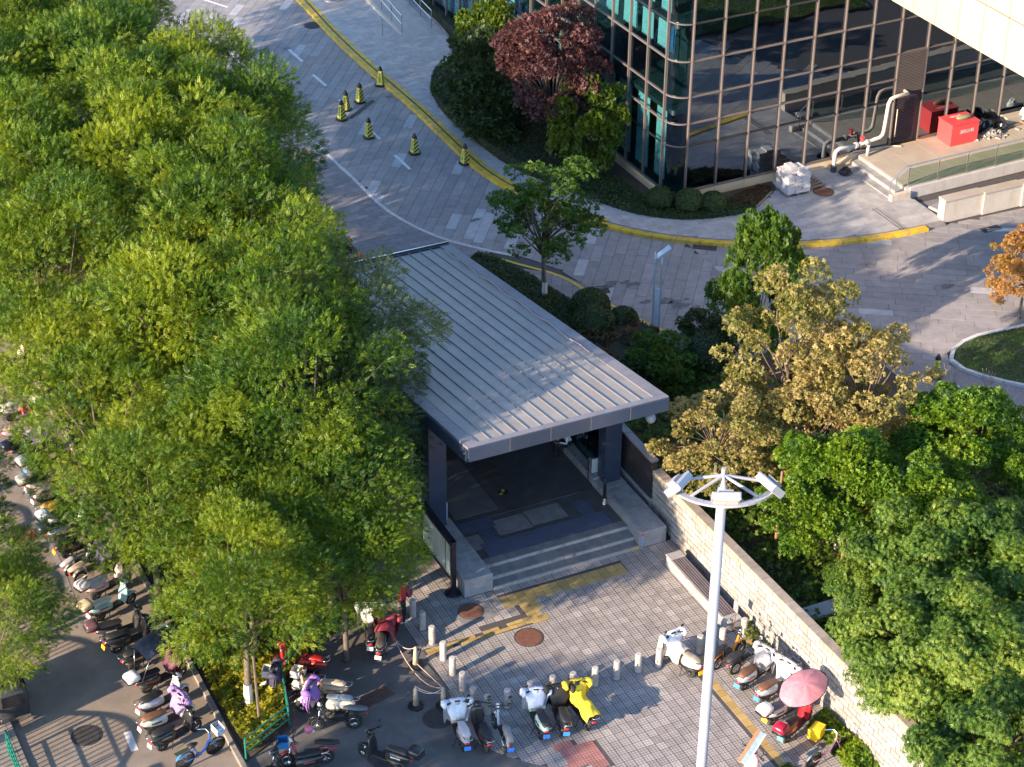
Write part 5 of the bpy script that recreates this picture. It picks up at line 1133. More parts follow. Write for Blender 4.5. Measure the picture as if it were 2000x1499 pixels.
# steel railing wall across the lane (outside the frame; its shadow falls on the lane)
rf = thing('arched_railing', 'steel railing with arched top rail between piers across the lane', 'railing', (0, 0, 0))
for k in range(9):
    y0 = -13 + k * 4.0
    MB().box((-18.4, y0, 1.05), (.3, .3, 2.1)).build('pier', M['conc'], rf)
    pk = MB()
    for i in range(19):
        s = (i + .5) / 19; pk.box((-18.4, y0 + .15 + s * 3.7, (.12 + 1.35 + .55 * math.sin(s * math.pi)) / 2 + .06), (.035, .035, 1.35 + .55 * math.sin(s * math.pi)))
    o = pk.build('picket_panel', M['dark'], rf); o['kind'] = 'stuff'
    MB().tube([(-18.4, y0 + .15 + i / 12 * 3.7, 1.5 + .55 * math.sin(i / 12 * math.pi)) for i in range(13)], .06, 6).build('arched_rail', M['dark'], rf); MB().tube([(-18.4, y0 + .15, .3), (-18.4, y0 + 3.85, .3)], .03, 5).build('bottom_rail', M['dark'], rf)

# ================================================================ VEHICLES
MC = {}
def part(key, fn, name, m, parent, smooth=True):
    if key not in MC: MC[key] = fn().mesh(name, smooth)
    return put(name, MC[key], m, parent)
def torus(R_, r_, c=(0, 0, 0), n=20): return [(R_ - r_, -r_ * .6), (R_ - r_ * .3, -r_), (R_ + r_ * .6, -r_ * .75), (R_ + r_, 0), (R_ + r_ * .6, r_ * .75), (R_ - r_ * .3, r_), (R_ - r_, r_ * .6)]
def wheel(parent, x, R_=.22, r_=.055, rim='chrome', key='s'):
    w = part('tyre' + key, lambda: MB().lathe(torus(R_ - r_, r_), (0, 0, 0), 20, 'y'), 'wheel', M['rubber'], parent); w.location = (x, 0, R_)
    part('rim' + key, lambda: MB().lathe([(R_ * .62, -.035), (R_ * .6, -.04), (.03, -.02), (.03, .02), (R_ * .6, .04), (R_ * .62, .035)], (0, 0, 0), 16, 'y'), 'rim', M[rim], w); return w
def blanket(col, parent, w=.4, drop=.7, seed=1, name='wind_cover', spots=None):
    key = 'cov%d%.2f%.2f' % (seed, w, drop)
    def mk():
        def fn(s, t):
            a = (s - .5) * 2; wig = .025 * math.sin(a * 9 + seed) * t
            x = 1.08 + .16 * math.sin(t * 2.2) * (1 - .5 * abs(a)) - .2 * abs(a) ** 2 + wig; y = a * w * (1 - .18 * t) ; z = 1.08 - drop * t + .05 * math.cos(a * 6 + seed) - .04 * abs(a) + .03 * math.sin(a * 11) * t
            return (x, y, z)
        mb = MB().grid(fn, 16, 10)
        mb.grid(lambda s, t: (lambda p: (p[0] - .05, p[1] * .96, p[2] - .012))(fn(1 - s, t)), 16, 10)
        for s_ in (-1, 1): mb.loft([(.78, s_ * w * .9, 1.0, .05, .05), (.92, s_ * w * .92, 1.04, .1, .09), (1.05, s_ * w * .85, 1.02, .1, .1), (1.14, s_ * w * .75, .95, .05, .06)], n=8)
        mb.loft([(.7, 0, .62, .2, .1), (.85, 0, .8, .3, .12), (.98, 0, 1.0, .34, .1), (1.08, 0, 1.06, .28, .05)], n=10)
        return mb
    o = part(key, mk, name, col, parent)
    if spots is not None:
        r = random.Random(seed); sp = MB()
        for k in range(26):
            a, t = r.uniform(-.9, .9), r.uniform(.1, .9); p = (1.08 + .16 * math.sin(t * 2.2) * (1 - .5 * abs(a)) - .2 * abs(a) ** 2 + .03, a * w * (1 - .18 * t), 1.08 - drop * t + .05 * math.cos(a * 6 + seed) - .04 * abs(a))
            sp.lathe2(p, (.03, .035, .035), 6, 4)
        sp.build('printed_spots', spots, o)
    return o
PL = {'b': paint(.05, .25, .75, .4), 'y': paint(.85, .55, .02, .4), 'w': paint(.7, .72, .75, .4), 'g': paint(.1, .45, .4, .4)}
NV = 0
def scooter(px, py, hd, body, seat, label, plate='b', box=None, cover=None, canopy=None, kind='scooter', wear=None, s=1.0, lean=.06, grp='electric scooters', basket=None, wmir=True, cat='scooter', spots=None, fwd=0.0):
    """one parked electric scooter; px, py is where the rear tyre meets the ground"""
    global NV; NV += 1
    p = G(px + rnd.uniform(-4, 4), py + rnd.uniform(-3, 3), .0); hd += rnd.uniform(-7, 7); h = math.radians(hd); lean += rnd.uniform(-.03, .05)
    t = thing('electric_scooter' if kind == 'scooter' else 'electric_bike', label, cat, (p[0] + math.cos(h) * fwd, p[1] + math.sin(h) * fwd, .003), h, grp); t.rotation_euler.x = lean; t.scale = (s, s, s)
    bm = body if not isinstance(body, tuple) else paint(*body, .28, .5); sm = seat if not isinstance(seat, tuple) else paint(*seat, .55)
    v = NV % 3
    if kind == 'scooter':
        wheel(t, 0); wheel(t, 1.22)
        part('rear%d' % v, lambda: MB().loft([(-.42, 0, .6, .05, .04), (-.3, 0, .6, .11, .09), (-.05, 0, .55, .15, .15), (.2, 0, .5, .155, .19), (.4, 0, .46, .13, .17), (.47, 0, .42, .08, .1)], n=12, e=.75), 'rear_body', bm, t)
        part('floor', lambda: MB().box((.62, 0, .3), (.5, .3, .08), ch=.02).box((.62, 0, .35), (.46, .22, .02)), 'floorboard', M['black'], t, False)
        part('shield%d' % v, lambda: MB().loft([(.86, 0, .27, .05, .13), (.9, 0, .42, .05, .19), (.95, 0, .62, .06, .2 + .01 * v), (1.0, 0, .82, .06, .17), (1.02, 0, .95, .05, .1)], 'z', 12), 'leg_shield', bm, t)
        part('fender', lambda: MB().loft([(1.0, 0, .42, .06, .03), (1.12, 0, .47, .075, .035), (1.26, 0, .48, .075, .035), (1.4, 0, .42, .06, .025), (1.47, 0, .34, .03, .02)], n=8), 'front_fender', bm, t)
        part('fork', lambda: MB().tube([(1.02, 0, .9), (1.13, 0, .5)], .03, 8).tube([(1.13, -.075, .5), (1.22, -.075, .22)], .018, 6).tube([(1.13, .075, .5), (1.22, .075, .22)], .018, 6), 'fork', M['chrome'], t)
        part('swing', lambda: MB().box((.2, 0, .24), (.5, .14, .1), ch=.02).tube([(.0, .1, .22), (-.12, .1, .56)], .025, 6).tube([(.0, -.1, .22), (-.12, -.1, .56)], .025, 6), 'rear_suspension', M['black'], t)
        part('cowl', lambda: MB().loft([(.9, 0, 1.0, .06, .04), (.98, 0, 1.02, .11, .07), (1.08, 0, 1.0, .1, .075), (1.15, 0, .97, .06, .05)], n=10), 'handlebar_cowl', bm, t)
        part('lamp', lambda: MB().lathe2((1.14, 0, .98), (.03, .07, .045), 10, 6), 'headlight', paint(.8, .8, .78, .15), t)
        part('bar', lambda: MB().tube([(.9, -.34, 1.05), (.99, -.12, 1.04), (.99, .12, 1.04), (.9, .34, 1.05)], .018, 6), 'handlebar', M['black'], t)
        part('seat%d' % v, lambda: MB().loft([(-.36, 0, .77, .06, .025), (-.25, 0, .79, .13, .05), (0, 0, .78, .145, .055), (.2, 0, .745, .13, .05), (.4, 0, .74, .11, .045), (.45, 0, .72, .06, .03)], n=12), 'seat', sm, t)
        part('tail', lambda: MB().lathe2((-.42, 0, .6), (.03, .09, .04), 10, 6), 'tail_light', paint(.5, .02, .02, .2), t)
        part('rack', lambda: MB().tube([(-.3, -.12, .78), (-.52, -.1, .82), (-.56, 0, .83), (-.52, .1, .82), (-.3, .12, .78)], .014, 6), 'rear_rack', M['chrome'], t)
        part('stand', lambda: MB().tube([(.3, .1, .28), (.2, .26, 0)], .014, 5).tube([(.3, -.1, .28), (.3, .1, .28)], .014, 5).tube([(.3, -.1, .28), (.2, -.2, .05)], .014, 5), 'stand', M['black'], t)
        part('belly', lambda: MB().loft([(-.28, 0, .42, .1, .03), (0, 0, .38, .165, .05), (.35, 0, .34, .15, .05), (.46, 0, .33, .1, .03)], n=10), 'lower_panel', M['black'], t)
        part('stripe', lambda: MB().box((.05, .158, .56), (.34, .012, .04), ry=.12).box((.05, -.158, .56), (.34, .012, .04), ry=.12).box((.05, 0, .56), (.1, .3, .02)), 'side_stripe', [M['black'], M['chrome'], paint(.4, .05, .05), paint(.6, .6, .6)][NV % 4], t, False)
        part('cables', lambda: MB().tube([(.9, .2, 1.05), (1.02, .16, .95), (1.05, .05, .8)], .008, 4), 'brake_cable', M['black'], t)
        part('dash', lambda: MB().box((.95, 0, 1.09), (.1, .16, .02), ry=.3), 'dashboard', M['black'], t, False)
        part('mud', lambda: MB().loft([(-.3, 0, .42, .05, .02), (-.1, 0, .47, .065, .02), (.12, 0, .44, .06, .02)], n=6), 'rear_fender', M['black'], t)
    else:
        wheel(t, 0, .26, .04, 'chrome', 'e'); wheel(t, 1.12, .26, .04, 'chrome', 'e')
        part('ebframe', lambda: MB().tube([(.96, 0, .82), (.8, 0, .42), (.5, 0, .32), (.28, 0, .34)], .04, 8).tube([(.28, 0, .34), (.16, 0, .78)], .025, 6).tube([(.4, .06, .33), (0, .07, .26)], .02, 6).tube([(.4, -.06, .33), (0, -.07, .26)], .02, 6).tube([(.16, 0, .62), (-.3, .09, .56)], .014, 5).tube([(.16, 0, .62), (-.3, -.09, .56)], .014, 5), 'frame', bm, t)
        part('ebbat', lambda: MB().box((.42, 0, .46), (.36, .15, .2), ch=.03), 'battery_box', M['black'], t, False)
        part('ebfork', lambda: MB().tube([(.92, 0, .98), (.98, 0, .75)], .028, 6).tube([(.98, .06, .75), (1.12, .06, .26)], .018, 6).tube([(.98, -.06, .75), (1.12, -.06, .26)], .018, 6), 'fork', M['chrome'], t)
        part('ebbar', lambda: MB().tube([(.8, -.3, 1.04), (.9, -.1, 1.02), (.9, .1, 1.02), (.8, .3, 1.04)], .017, 6), 'handlebar', M['black'], t)
        part('ebseat', lambda: MB().loft([(-.42, 0, .72, .08, .03), (-.2, 0, .75, .12, .05), (.1, 0, .8, .12, .05), (.3, 0, .79, .06, .04)], n=10), 'seat', sm, t)
        part('eblamp', lambda: MB().lathe2((1.0, 0, .95), (.06, .07, .07), 10, 6), 'headlight', paint(.8, .8, .78, .15), t)
        part('ebfend', lambda: MB().loft([(-.26, 0, .4, .04, .012), (-.08, 0, .55, .045, .012), (.14, 0, .54, .045, .012)], n=6), 'fender', bm, t); part('ebfend2', lambda: MB().loft([(.96, 0, .52, .04, .012), (1.12, 0, .56, .045, .012), (1.36, 0, .42, .04, .012)], n=6), 'front_fender', bm, t)
        part('ebtail', lambda: MB().lathe2((-.38, 0, .56), (.03, .07, .04), 8, 5), 'tail_light', paint(.5, .02, .02, .2), t)
    for s_ in (-1, 1):
        part('grip%d' % s_, lambda: MB().tube([(.9, s_ * .24, 1.05), (.87, s_ * .36, 1.055)], .026, 7), 'grip', M['black'], t)
        if wmir: part('mir%d%d' % (s_, v), lambda: MB().tube([(.92, s_ * .2, 1.05), (.93, s_ * .3, 1.22)], .01, 5).lathe2((.93, s_ * .33, 1.26), (.02, .07, .05), 8, 5), 'mirror', M['black'], t)
    if plate: part('plate', lambda: MB().box((-.46, 0, .46), (.012, .2, .13), ry=.25), 'number_plate', PL[plate], t, False)
    if box is not None:
        o = part('tbox', lambda: MB().loft([(-.74, 0, .95, .17, .1), (-.68, 0, .95, .2, .13), (-.45, 0, .95, .21, .14), (-.34, 0, .95, .19, .12)], n=12, e=.5), 'top_box', paint(*box[:3], .3, .4), t)
        part('tboxlo', lambda: MB().loft([(-.75, 0, .87, .18, .05), (-.55, 0, .86, .215, .06), (-.33, 0, .87, .2, .05)], n=12, e=.5), 'box_base', M['black'], o)
    if basket is not None: 
        o = part('bask', lambda: MB().box((1.2, 0, .8), (.28, .34, .02)).box((1.06, 0, .9), (.015, .34, .22)).box((1.34, 0, .9), (.015, .38, .22)).box((1.2, .18, .9), (.28, .015, .22)).box((1.2, -.18, .9), (.28, .015, .22)), 'basket', paint(*basket, .6), t, False)
    if cover is not None:
        cm = cover if not isinstance(cover, tuple) else paint(*cover, .75)
        blanket(cm, t, .44, .72, NV % 4, 'wind_cover', spots)
    if canopy is not None:
        def cn():
            fn = lambda a, b: (1.35 - 1.55 * a, (b - .5) * .84, 1.86 + .14 * math.sin(a * math.pi) - .22 * max(0, .25 - a) * 4 * .6 - .1 * (2 * b - 1) ** 2 - .35 * max(0, a - .8))
            return MB().grid(fn, 14, 8).grid(lambda a, b: (lambda p: (p[0], p[1], p[2] - .012))(fn(1 - a, b)), 14, 8)
        c = part('canopy', cn, 'canopy', canopy if not isinstance(canopy, tuple) else paint(*canopy, .5), t)
        part('cnpole', lambda: MB().tube([(1.0, .3, .7), (1.2, .38, 1.65)], .014, 5).tube([(1.0, -.3, .7), (1.2, -.38, 1.65)], .014, 5).tube([(-.3, .2, .75), (-.15, .38, 1.6)], .014, 5).tube([(-.3, -.2, .75), (-.15, -.38, 1.6)], .014, 5), 'canopy_pole', M['chrome'], t)
        part('cnshield', lambda: MB().grid(lambda a, b: (1.12 + .26 * a, (b - .5) * .74, .72 + 1.05 * a), 5, 6), 'windscreen', M['plastic'], c)
    return t
W_, K_, C_, GY = (.72, .72, .72), (.02, .02, .022), (.72, .62, .48), (.3, .31, .32)
BR = (.16, .075, .04); LB = paint(.5, .45, .62, .8); WHC = paint(.74, .73, .76, .8)
# row on the plaza edge, tails to the camera
scooter(905, 1468, 78, (.55, .42, .44), (.6, .5, .48), 'pinkish scooter with a white fleece cover, leftmost of the row at the plaza edge', cover=WHC, grp='scooters at the plaza edge')
scooter(948, 1466, 77, (.03, .03, .03), K_, 'black scooter with a broad black seat, second in the row at the plaza edge', plate=None, grp='scooters at the plaza edge')
scooter(990, 1468, 80, (.45, .46, .48), (.25, .23, .22), 'small grey scooter with bare handlebar, standing alone third in the plaza edge row', kind='bike', grp='scooters at the plaza edge')
scooter(1056, 1446, 80, (.5, .66, .55), K_, 'mint green scooter with a white and purple cover in the plaza edge row', cover=paint(.7, .7, .8, .8), grp='scooters at the plaza edge')
scooter(1096, 1440, 80, K_, K_, 'black scooter with a black hanging cover in the plaza edge row', cover=paint(.015, .015, .017, .7), grp='scooters at the plaza edge')
yt = scooter(1144, 1428, 84, K_, K_, 'scooter draped with a bright yellow rain cape in the plaza edge row', cover=paint(.78, .56, .03, .6), plate=None, grp='scooters at the plaza edge')
def drape(t, m, x0, x1, w, z, low):
    fn = lambda a, b: (x0 + (x1 - x0) * a + .02 * math.sin(b * 17), (b - .5) * 2 * w * (1 + .1 * math.sin(a * 9)), z + .04 * math.sin(a * 6) - low * abs(2 * b - 1) ** 3 + .03 * math.sin(a * 14 + b * 8))
    return MB().grid(fn, 14, 12).grid(lambda a, b: (lambda p: (p[0], p[1], p[2] - .012))(fn(1 - a, b)), 14, 12).build('rain_cape', m, t, True)
drape(yt, paint(.78, .56, .03, .6), -.42, 1.0, .26, .9, .25)
sc = scooter(1345, 1322, 96, C_, (.35, .28, .22), 'cream scooter with white sleeves parked alone by the plaza bollards', plate='y', cover=WHC, grp=None)
drape(sc, paint(.62, .55, .45, .8), .3, 1.3, .3, .86, .45)
# along the block wall, tails to the plaza
scooter(1400, 1306, 22, paint(.75, .25, .02, .35), K_, 'small e-bike with an orange frame beside the last bollards at the wall', kind='bike', grp='scooters along the block wall')
scooter(1432, 1316, 20, K_, K_, 'black e-bike next to the orange framed one at the wall', kind='bike', plate=None, grp='scooters along the block wall')
c3 = scooter(1452, 1345, 20, W_, BR, 'white scooter wrapped in clear plastic film near the wall', cover=paint(.5, .5, .53, .35), basket=None, grp='scooters along the block wall'); drape(c3, M['plastic'], .1, 1.1, .3, 1.1, .4)
scooter(1496, 1374, 22, (.55, .56, .58), BR, 'pale scooter with a brown seat and white cover near the wall', cover=WHC, basket=(.25, .25, .27), grp='scooters along the block wall')
scooter(1512, 1416, 22, W_, (.12, .12, .13), 'white scooter with a white top box behind the pink umbrella', plate='y', box=(.75, .73, .7), grp='scooters along the block wall')
um = scooter(1535, 1448, 24, (.3, .01, .02), K_, 'dark red scooter with a red top box under a pink umbrella', plate='g', box=(.35, .01, .04), grp='scooters along the block wall')
MB().grid(lambda a, b: (lambda r_, q: (.62 + .98 * r_ * math.cos(q), .6 * r_ * math.sin(q), 1.92 - .22 * r_ ** 2 + .012 * math.sin(q * 8) * r_))(a, b * 2 * math.pi), 8, 40).build('umbrella', paint(.68, .27, .3, .6), um, True)
MB().tube([(.62 + .98 * math.cos(q), .6 * math.sin(q), 1.7) for q in [i * math.pi / 16 for i in range(33)]], .015, 5).tube([(.62, 0, 1.0), (.62, 0, 1.92)], .015, 6).build('umbrella_rim', M['dark'], um)
def crate(px, py, z, label, rz_=.4):
    p = G(px, py, z); t = thing('yellow_crate', label, 'crate', p, rz_, 'yellow crates beside the umbrella scooter'); w, d, h = .36, .3, .32
    mb = MB().box((0, 0, .012), (w, d, .02))
    for s_ in (-1, 1): mb.box((s_ * w / 2, 0, h / 2), (.02, d, h)); mb.box((0, s_ * d / 2, h / 2), (w - .02, .02, h))
    mb.build('body', paint(.85, .5, .01, .5), t); MB().box((0, 0, h + .01), (w + .03, d + .03, .03), ch=.008).build('lid', paint(.85, .52, .02, .5), t)
crate(1592, 1440, .05, 'lower yellow plastic crate beside the red umbrella scooter'); crate(1596, 1436, .4, 'upper yellow plastic crate stacked beside the red umbrella scooter', .55)
# clusters left of the plaza
g2 = 'scooters by the shaded tree'
scooter(718, 1272, 62, K_, K_, 'black scooter with a pale plate, left of the two under the tree edge', plate='w', cover=WHC, grp=g2)
r2 = scooter(744, 1288, 62, K_, (.08, .06, .05), 'dark scooter under a dark red cover beside the upper bollards', plate='w', cover=paint(.2, .02, .035, .6), grp=g2); drape(r2, paint(.2, .02, .035, .6), .3, 1.3, .34, .95, .4)
g3 = 'scooters along the green fence'
scooter(612, 1322, 135, (.6, .03, .02), (.3, .01, .01), 'red scooter with a red seat, uppermost along the green fence', plate=None, grp=g3)
scooter(600, 1362, 150, C_, K_, 'cream scooter with a basket, second along the green fence', basket=(.6, .55, .48), plate=None, cover=paint(.04, .035, .07, .7), grp=g3)
scooter(655, 1372, 142, (.5, .4, .25), (.55, .42, .3), 'beige scooter with a tan round seat near the green fence', plate=None, box=None, basket=(.65, .58, .5), grp=g3)
scooter(668, 1402, 148, C_, (.25, .3, .34), 'cream scooter with a grey blue seat and purple spotted cover', plate=None, cover=paint(.25, .12, .4, .7), spots=paint(.7, .6, .75, .8), grp=g3)
scooter(688, 1425, 155, K_, (.12, .13, .15), 'black scooter with bare frame behind the pink helmet', plate=None, kind='bike', grp=g3)
he = thing('helmet', 'pink helmet hanging on the black scooter near the green fence', 'helmet', G(603, 1425, .95)); MB().lathe2((0, 0, 0), (.14, .12, .12), 14, 8).build('shell', paint(.65, .15, .25, .25), he, True); MB().box((.1, 0, -.06), (.1, .2, .05), ch=.01).build('visor', W_ and paint(.7, .7, .7), he)
scooter(640, 1492, 158, (.5, .015, .03), K_, 'red scooter with a blue spotted basket in front of the fence end', plate=None, basket=(.02, .16, .38), grp=g3, kind='bike')
bx = scooter(612, 1512, 165, K_, K_, 'black scooter with a curved chrome rack at the bottom edge', plate=None, grp=g3)
scooter(778, 1508, 128, K_, (.05, .045, .04), 'black scooter with a square black box at the bottom edge', plate=None, box=(.015, .015, .02), grp=None)
# row along the lane, tails to the lane
g4 = 'scooters parked along the lane'
lane_row = [
 (8, 730, 20, C_, (.3, .2, .15), 'white scooter with its front to the left frame edge, uppermost along the lane', dict(plate=None)),
 (22, 822, 14, (.7, .66, .62), W_, 'white scooter half hidden by leaves above the black box scooter', dict(plate=None)),
 (28, 872, 12, (.35, .3, .3), (.4, .3, .2), 'grey scooter between leaves just above the black box scooter', dict(plate=None)),
 (40, 900, 12, K_, K_, 'black scooter with a square black delivery box by the lane', dict(box=(.012, .012, .03), plate=None)),
 (70, 932, 14, K_, K_, 'black scooter with a translucent pink canopy and white box by the lane', dict(box=(.62, .58, .52), canopy=paint(.55, .3, .48, .4))),
 (75, 968, 12, C_, K_, 'white cream scooter with a black seat and cream top box by the lane', dict(box=(.68, .6, .48), plate='w')),
 (88, 990, 12, C_, (.5, .4, .28), 'cream scooter with a cream seat, below the one with the cream box', dict(cover=paint(.6, .5, .5, .8), plate='w')),
 (102, 1020, 14, (.75, .5, .1), (.55, .3, .05), 'yellow and white scooter with a purple cover by the lane', dict(cover=paint(.16, .03, .2, .6), plate='y')),
 (112, 1036, 14, (.5, .56, .62), BR, 'black and white scooter with a brown seat and white box lid', dict(box=(.55, .62, .7), plate=None)),
 (118, 1062, 14, (.6, .62, .66), K_, 'dark scooter with a black box and white side panel by the lane', dict(box=(.025, .035, .045), plate=None)),
 (132, 1092, 14, K_, K_, 'all black scooter with a yellow plate at the lane', dict(plate='y', cover=paint(.02, .02, .025, .7))),
 (138, 1122, 18, (.55, .5, .55), (.4, .38, .4), 'small pale folding e-bike with bare wheels by the lane', dict(kind='bike', plate=None, s=.85)),
 (160, 1140, 20, (.4, .36, .3), (.35, .28, .22), 'pale e-bike with a basket behind the folding one by the lane', dict(kind='bike', plate=None, basket=(.4, .37, .33), cover=paint(.09, .06, .17, .7), spots=paint(.55, .2, .25, .8))),
 (192, 1172, 16, (.65, .45, .42), (.6, .5, .5), 'pink and white scooter with a pale round box by the lane', dict(box=(.72, .62, .58), plate=None)),
 (198, 1215, 16, (.35, .55, .52), C_, 'mint scooter with a cream front box partly under leaves', dict(box=(.6, .48, .3), plate='w')),
 (210, 1252, 12, (.05, .05, .055), (.25, .13, .08), 'dark scooter with a grey and red top box by the lane', dict(box=(.12, .06, .07), plate=None)),
 (228, 1276, 12, K_, K_, 'black scooter with a yellow plate and grey seat, just above the canopy one', dict(plate='y')),
 (262, 1308, 14, K_, K_, 'black scooter with one pale mirror housing beside the dark canopy', dict(plate=None, basket=(.6, .65, .7))),
 (292, 1352, 14, K_, K_, 'scooter with a dark blue canopy and a white red top box at the lane', dict(box=(.62, .62, .66), canopy=paint(.015, .02, .04, .5), cover=paint(.11, .015, .06, .6), spots=paint(.4, .2, .3, .7), plate=None)),
 (298, 1402, 14, (.55, .58, .64), K_, 'white and black scooter with an orange tail below the canopy scooter', dict(plate='w')),
 (300, 1432, 18, (.6, .66, .6), BR, 'pale green scooter with a brown seat and lilac spotted cover', dict(cover=paint(.3, .19, .42, .8), spots=paint(.7, .62, .72, .8), plate='w')),
 (322, 1466, 16, K_, K_, 'black scooter with a silver plate beside the blue bicycle', dict(plate='w')),
]
for px, py, hd, b_, s_, lb, kw in lane_row: scooter(px, py, hd, b_, s_, lb, grp=g4, **kw)
tag(drape(thing('umbrella_top', 'orange red umbrella showing through the leaves at the lane side', 'umbrella', G(180, 662, 2.0), .4), paint(.6, .06, .015, .6), -.55, .55, .5, 0, .25))
tag(drape(thing('umbrella_top', 'small pink red cover showing through the leaves above the black box scooter', 'umbrella', G(48, 798, 1.2), .2), paint(.55, .08, .1, .6), -.2, .2, .2, 0, .1))
# bicycles
def bicycle(px, py, hd, col, label, s=1.0, lean=.1, basket=True):
    p = G(px, py); t = thing('bicycle', label, 'bicycle', p, math.radians(hd)); t.rotation_euler.x = lean; t.scale = (s,) * 3; m = paint(*col, .3, .4)
    for x in (0, 1.05):
        w = part('btyre', lambda: MB().lathe(torus(.315, .02), (0, 0, 0), 28, 'y'), 'wheel', M['rubber'], t); w.location = (x, 0, .335)
        def sp():
            mb = MB().lathe([(.295, -.012), (.302, -.012), (.302, .012), (.295, .012), (.295, -.012)], (0, 0, 0), 28, 'y')
            for k in range(14): q = k * math.pi / 7; mb.tube([(0, .02 * (-1) ** k, 0), (.295 * math.cos(q), 0, .295 * math.sin(q))], .003, 3)
            return mb.lathe([(.03, -.04), (.03, .04)], (0, 0, 0), 8, 'y')
        part('bspoke', sp, 'spokes', M['chrome'], w)
    MB().tube([(.84, 0, .78), (.7, 0, .45), (.45, 0, .3)], .026, 7).tube([(.84, 0, .7), (.68, 0, .36), (.45, 0, .27)], .018, 6).tube([(.45, 0, .28), (.3, 0, .72)], .022, 7).tube([(.45, .03, .28), (0, .06, .335)], .014, 5).tube([(.45, -.03, .28), (0, -.06, .335)], .014, 5).tube([(.33, 0, .6), (0, .06, .335)], .012, 5).build('frame', m, t, True)
    MB().tube([(.82, 0, .98), (.85, 0, .72)], .02, 6).tube([(.85, .05, .7), (1.05, .05, .335)], .014, 5).tube([(.85, -.05, .7), (1.05, -.05, .335)], .014, 5).build('fork', m, t)
    MB().tube([(.62, -.3, 1.0), (.8, -.15, 1.04), (.82, 0, 1.0), (.8, .15, 1.04), (.62, .3, 1.0)], .013, 6).build('handlebar', M['chrome'], t); MB().loft([(.12, 0, .82, .1, .04), (.25, 0, .83, .11, .04), (.42, 0, .82, .03, .03)], n=8).build('saddle', M['black'], t, True)
    MB().lathe([(.09, .045), (.09, .055)], (.45, 0, .28), 14, 'y').tube([(.45, .08, .28), (.56, .08, .16)], .012, 5).tube([(.45, -.08, .28), (.34, -.08, .4)], .012, 5).box((.58, .12, .15), (.09, .09, .02)).box((.32, -.12, .41), (.09, .09, .02)).build('crank', M['chrome'], t)
    MB().loft([(-.3, 0, .5, .035, .008), (-.15, 0, .66, .035, .008), (.05, 0, .7, .035, .008), (.2, 0, .62, .035, .008)], n=6).build('fender', m if basket else M['chrome'], t); MB().box((-.1, 0, .76), (.45, .14, .015)).tube([(-.28, .06, .76), (0, .06, .335)], .008, 4).tube([(-.28, -.06, .76), (0, -.06, .335)], .008, 4).build('carrier', M['chrome'], t)
    if basket:
        mb = MB()
        for k in range(6): mb.box((1.0 + k * .05, 0, .98), (.006, .34, .24)) if k in (0, 5) else mb.box((1.0 + k * .05, .17, .98), (.006, .006, .24)).box((1.0 + k * .05, -.17, .98), (.006, .006, .24))
        for z in (.87, .98, 1.1): mb.box((1.125, .17, z), (.25, .006, .006)).box((1.125, -.17, z), (.25, .006, .006))
        mb.box((1.125, 0, .86), (.25, .34, .01)).build('basket', paint(.55, .6, .68), t)
    return t
bicycle(362, 1502, 14, (.02, .17, .62), 'blue bicycle with a front basket beside the kerb at the lane')
bicycle(1585, 1502, 12, (.68, .3, .34), 'pink bicycle cut by the bottom edge near the block wall', basket=False)
# umbrella of a parked scooter at the bottom edge
uq = scooter(1432, 1560, 30, (.7, .3, .35), K_, 'pink scooter at the bottom edge carrying a striped sunshade', plate=None, grp=None)
ssd = MB().box((.75, 0, 1.45), (1.3, .16, .02), ry=-.12).build('sunshade', paint(.34, .44, .6, .6), uq); MB().box((.75, .13, 1.455), (1.32, .1, .02), ry=-.12).build('orange_band', paint(.6, .26, .11), ssd); MB().box((.75, -.1, 1.452), (1.3, .04, .02), ry=-.12).build('white_band', paint(.7, .7, .7), ssd); MB().tube([(1.0, 0, .9), (1.1, 0, 1.45)], .014, 5).build('sunshade_pole', M['chrome'], uq)
# dark cart on the left
ct = thing('cargo_cart', 'dark boxy cargo cart half hidden under the lowest tree at the lane', 'cart', (-15.65, 1.0, .0), math.radians(92)); ct.scale = (.85, .85, .85)
MB().loft([(-1.2, 0, .95, .5, .55), (-1.1, 0, .98, .58, .62), (.6, 0, .98, .6, .64), (1.1, 0, .9, .55, .52), (1.25, 0, .75, .45, .3)], n=14, e=.45).build('body', paint(.04, .04, .045, .35), ct, True)
for x in (-.75, .85):
    for s_ in (-1, 1): w = part('ctyre', lambda: MB().lathe(torus(.22, .07), (0, 0, 0), 16, 'y'), 'wheel', M['rubber'], ct); w.location = (x, s_ * .5, .28)
MB().box((-.2, -.605, 1.2), (1.1, .012, .45)).build('window', paint(.25, .26, .3, .1), ct); MB().box((-1.21, 0, 1.2), (.012, .8, .45)).build('window', paint(.02, .02, .025, .1), ct); MB().box((-1.25, 0, .45), (.1, 1.05, .12)).build('bumper', M['chrome'], ct)
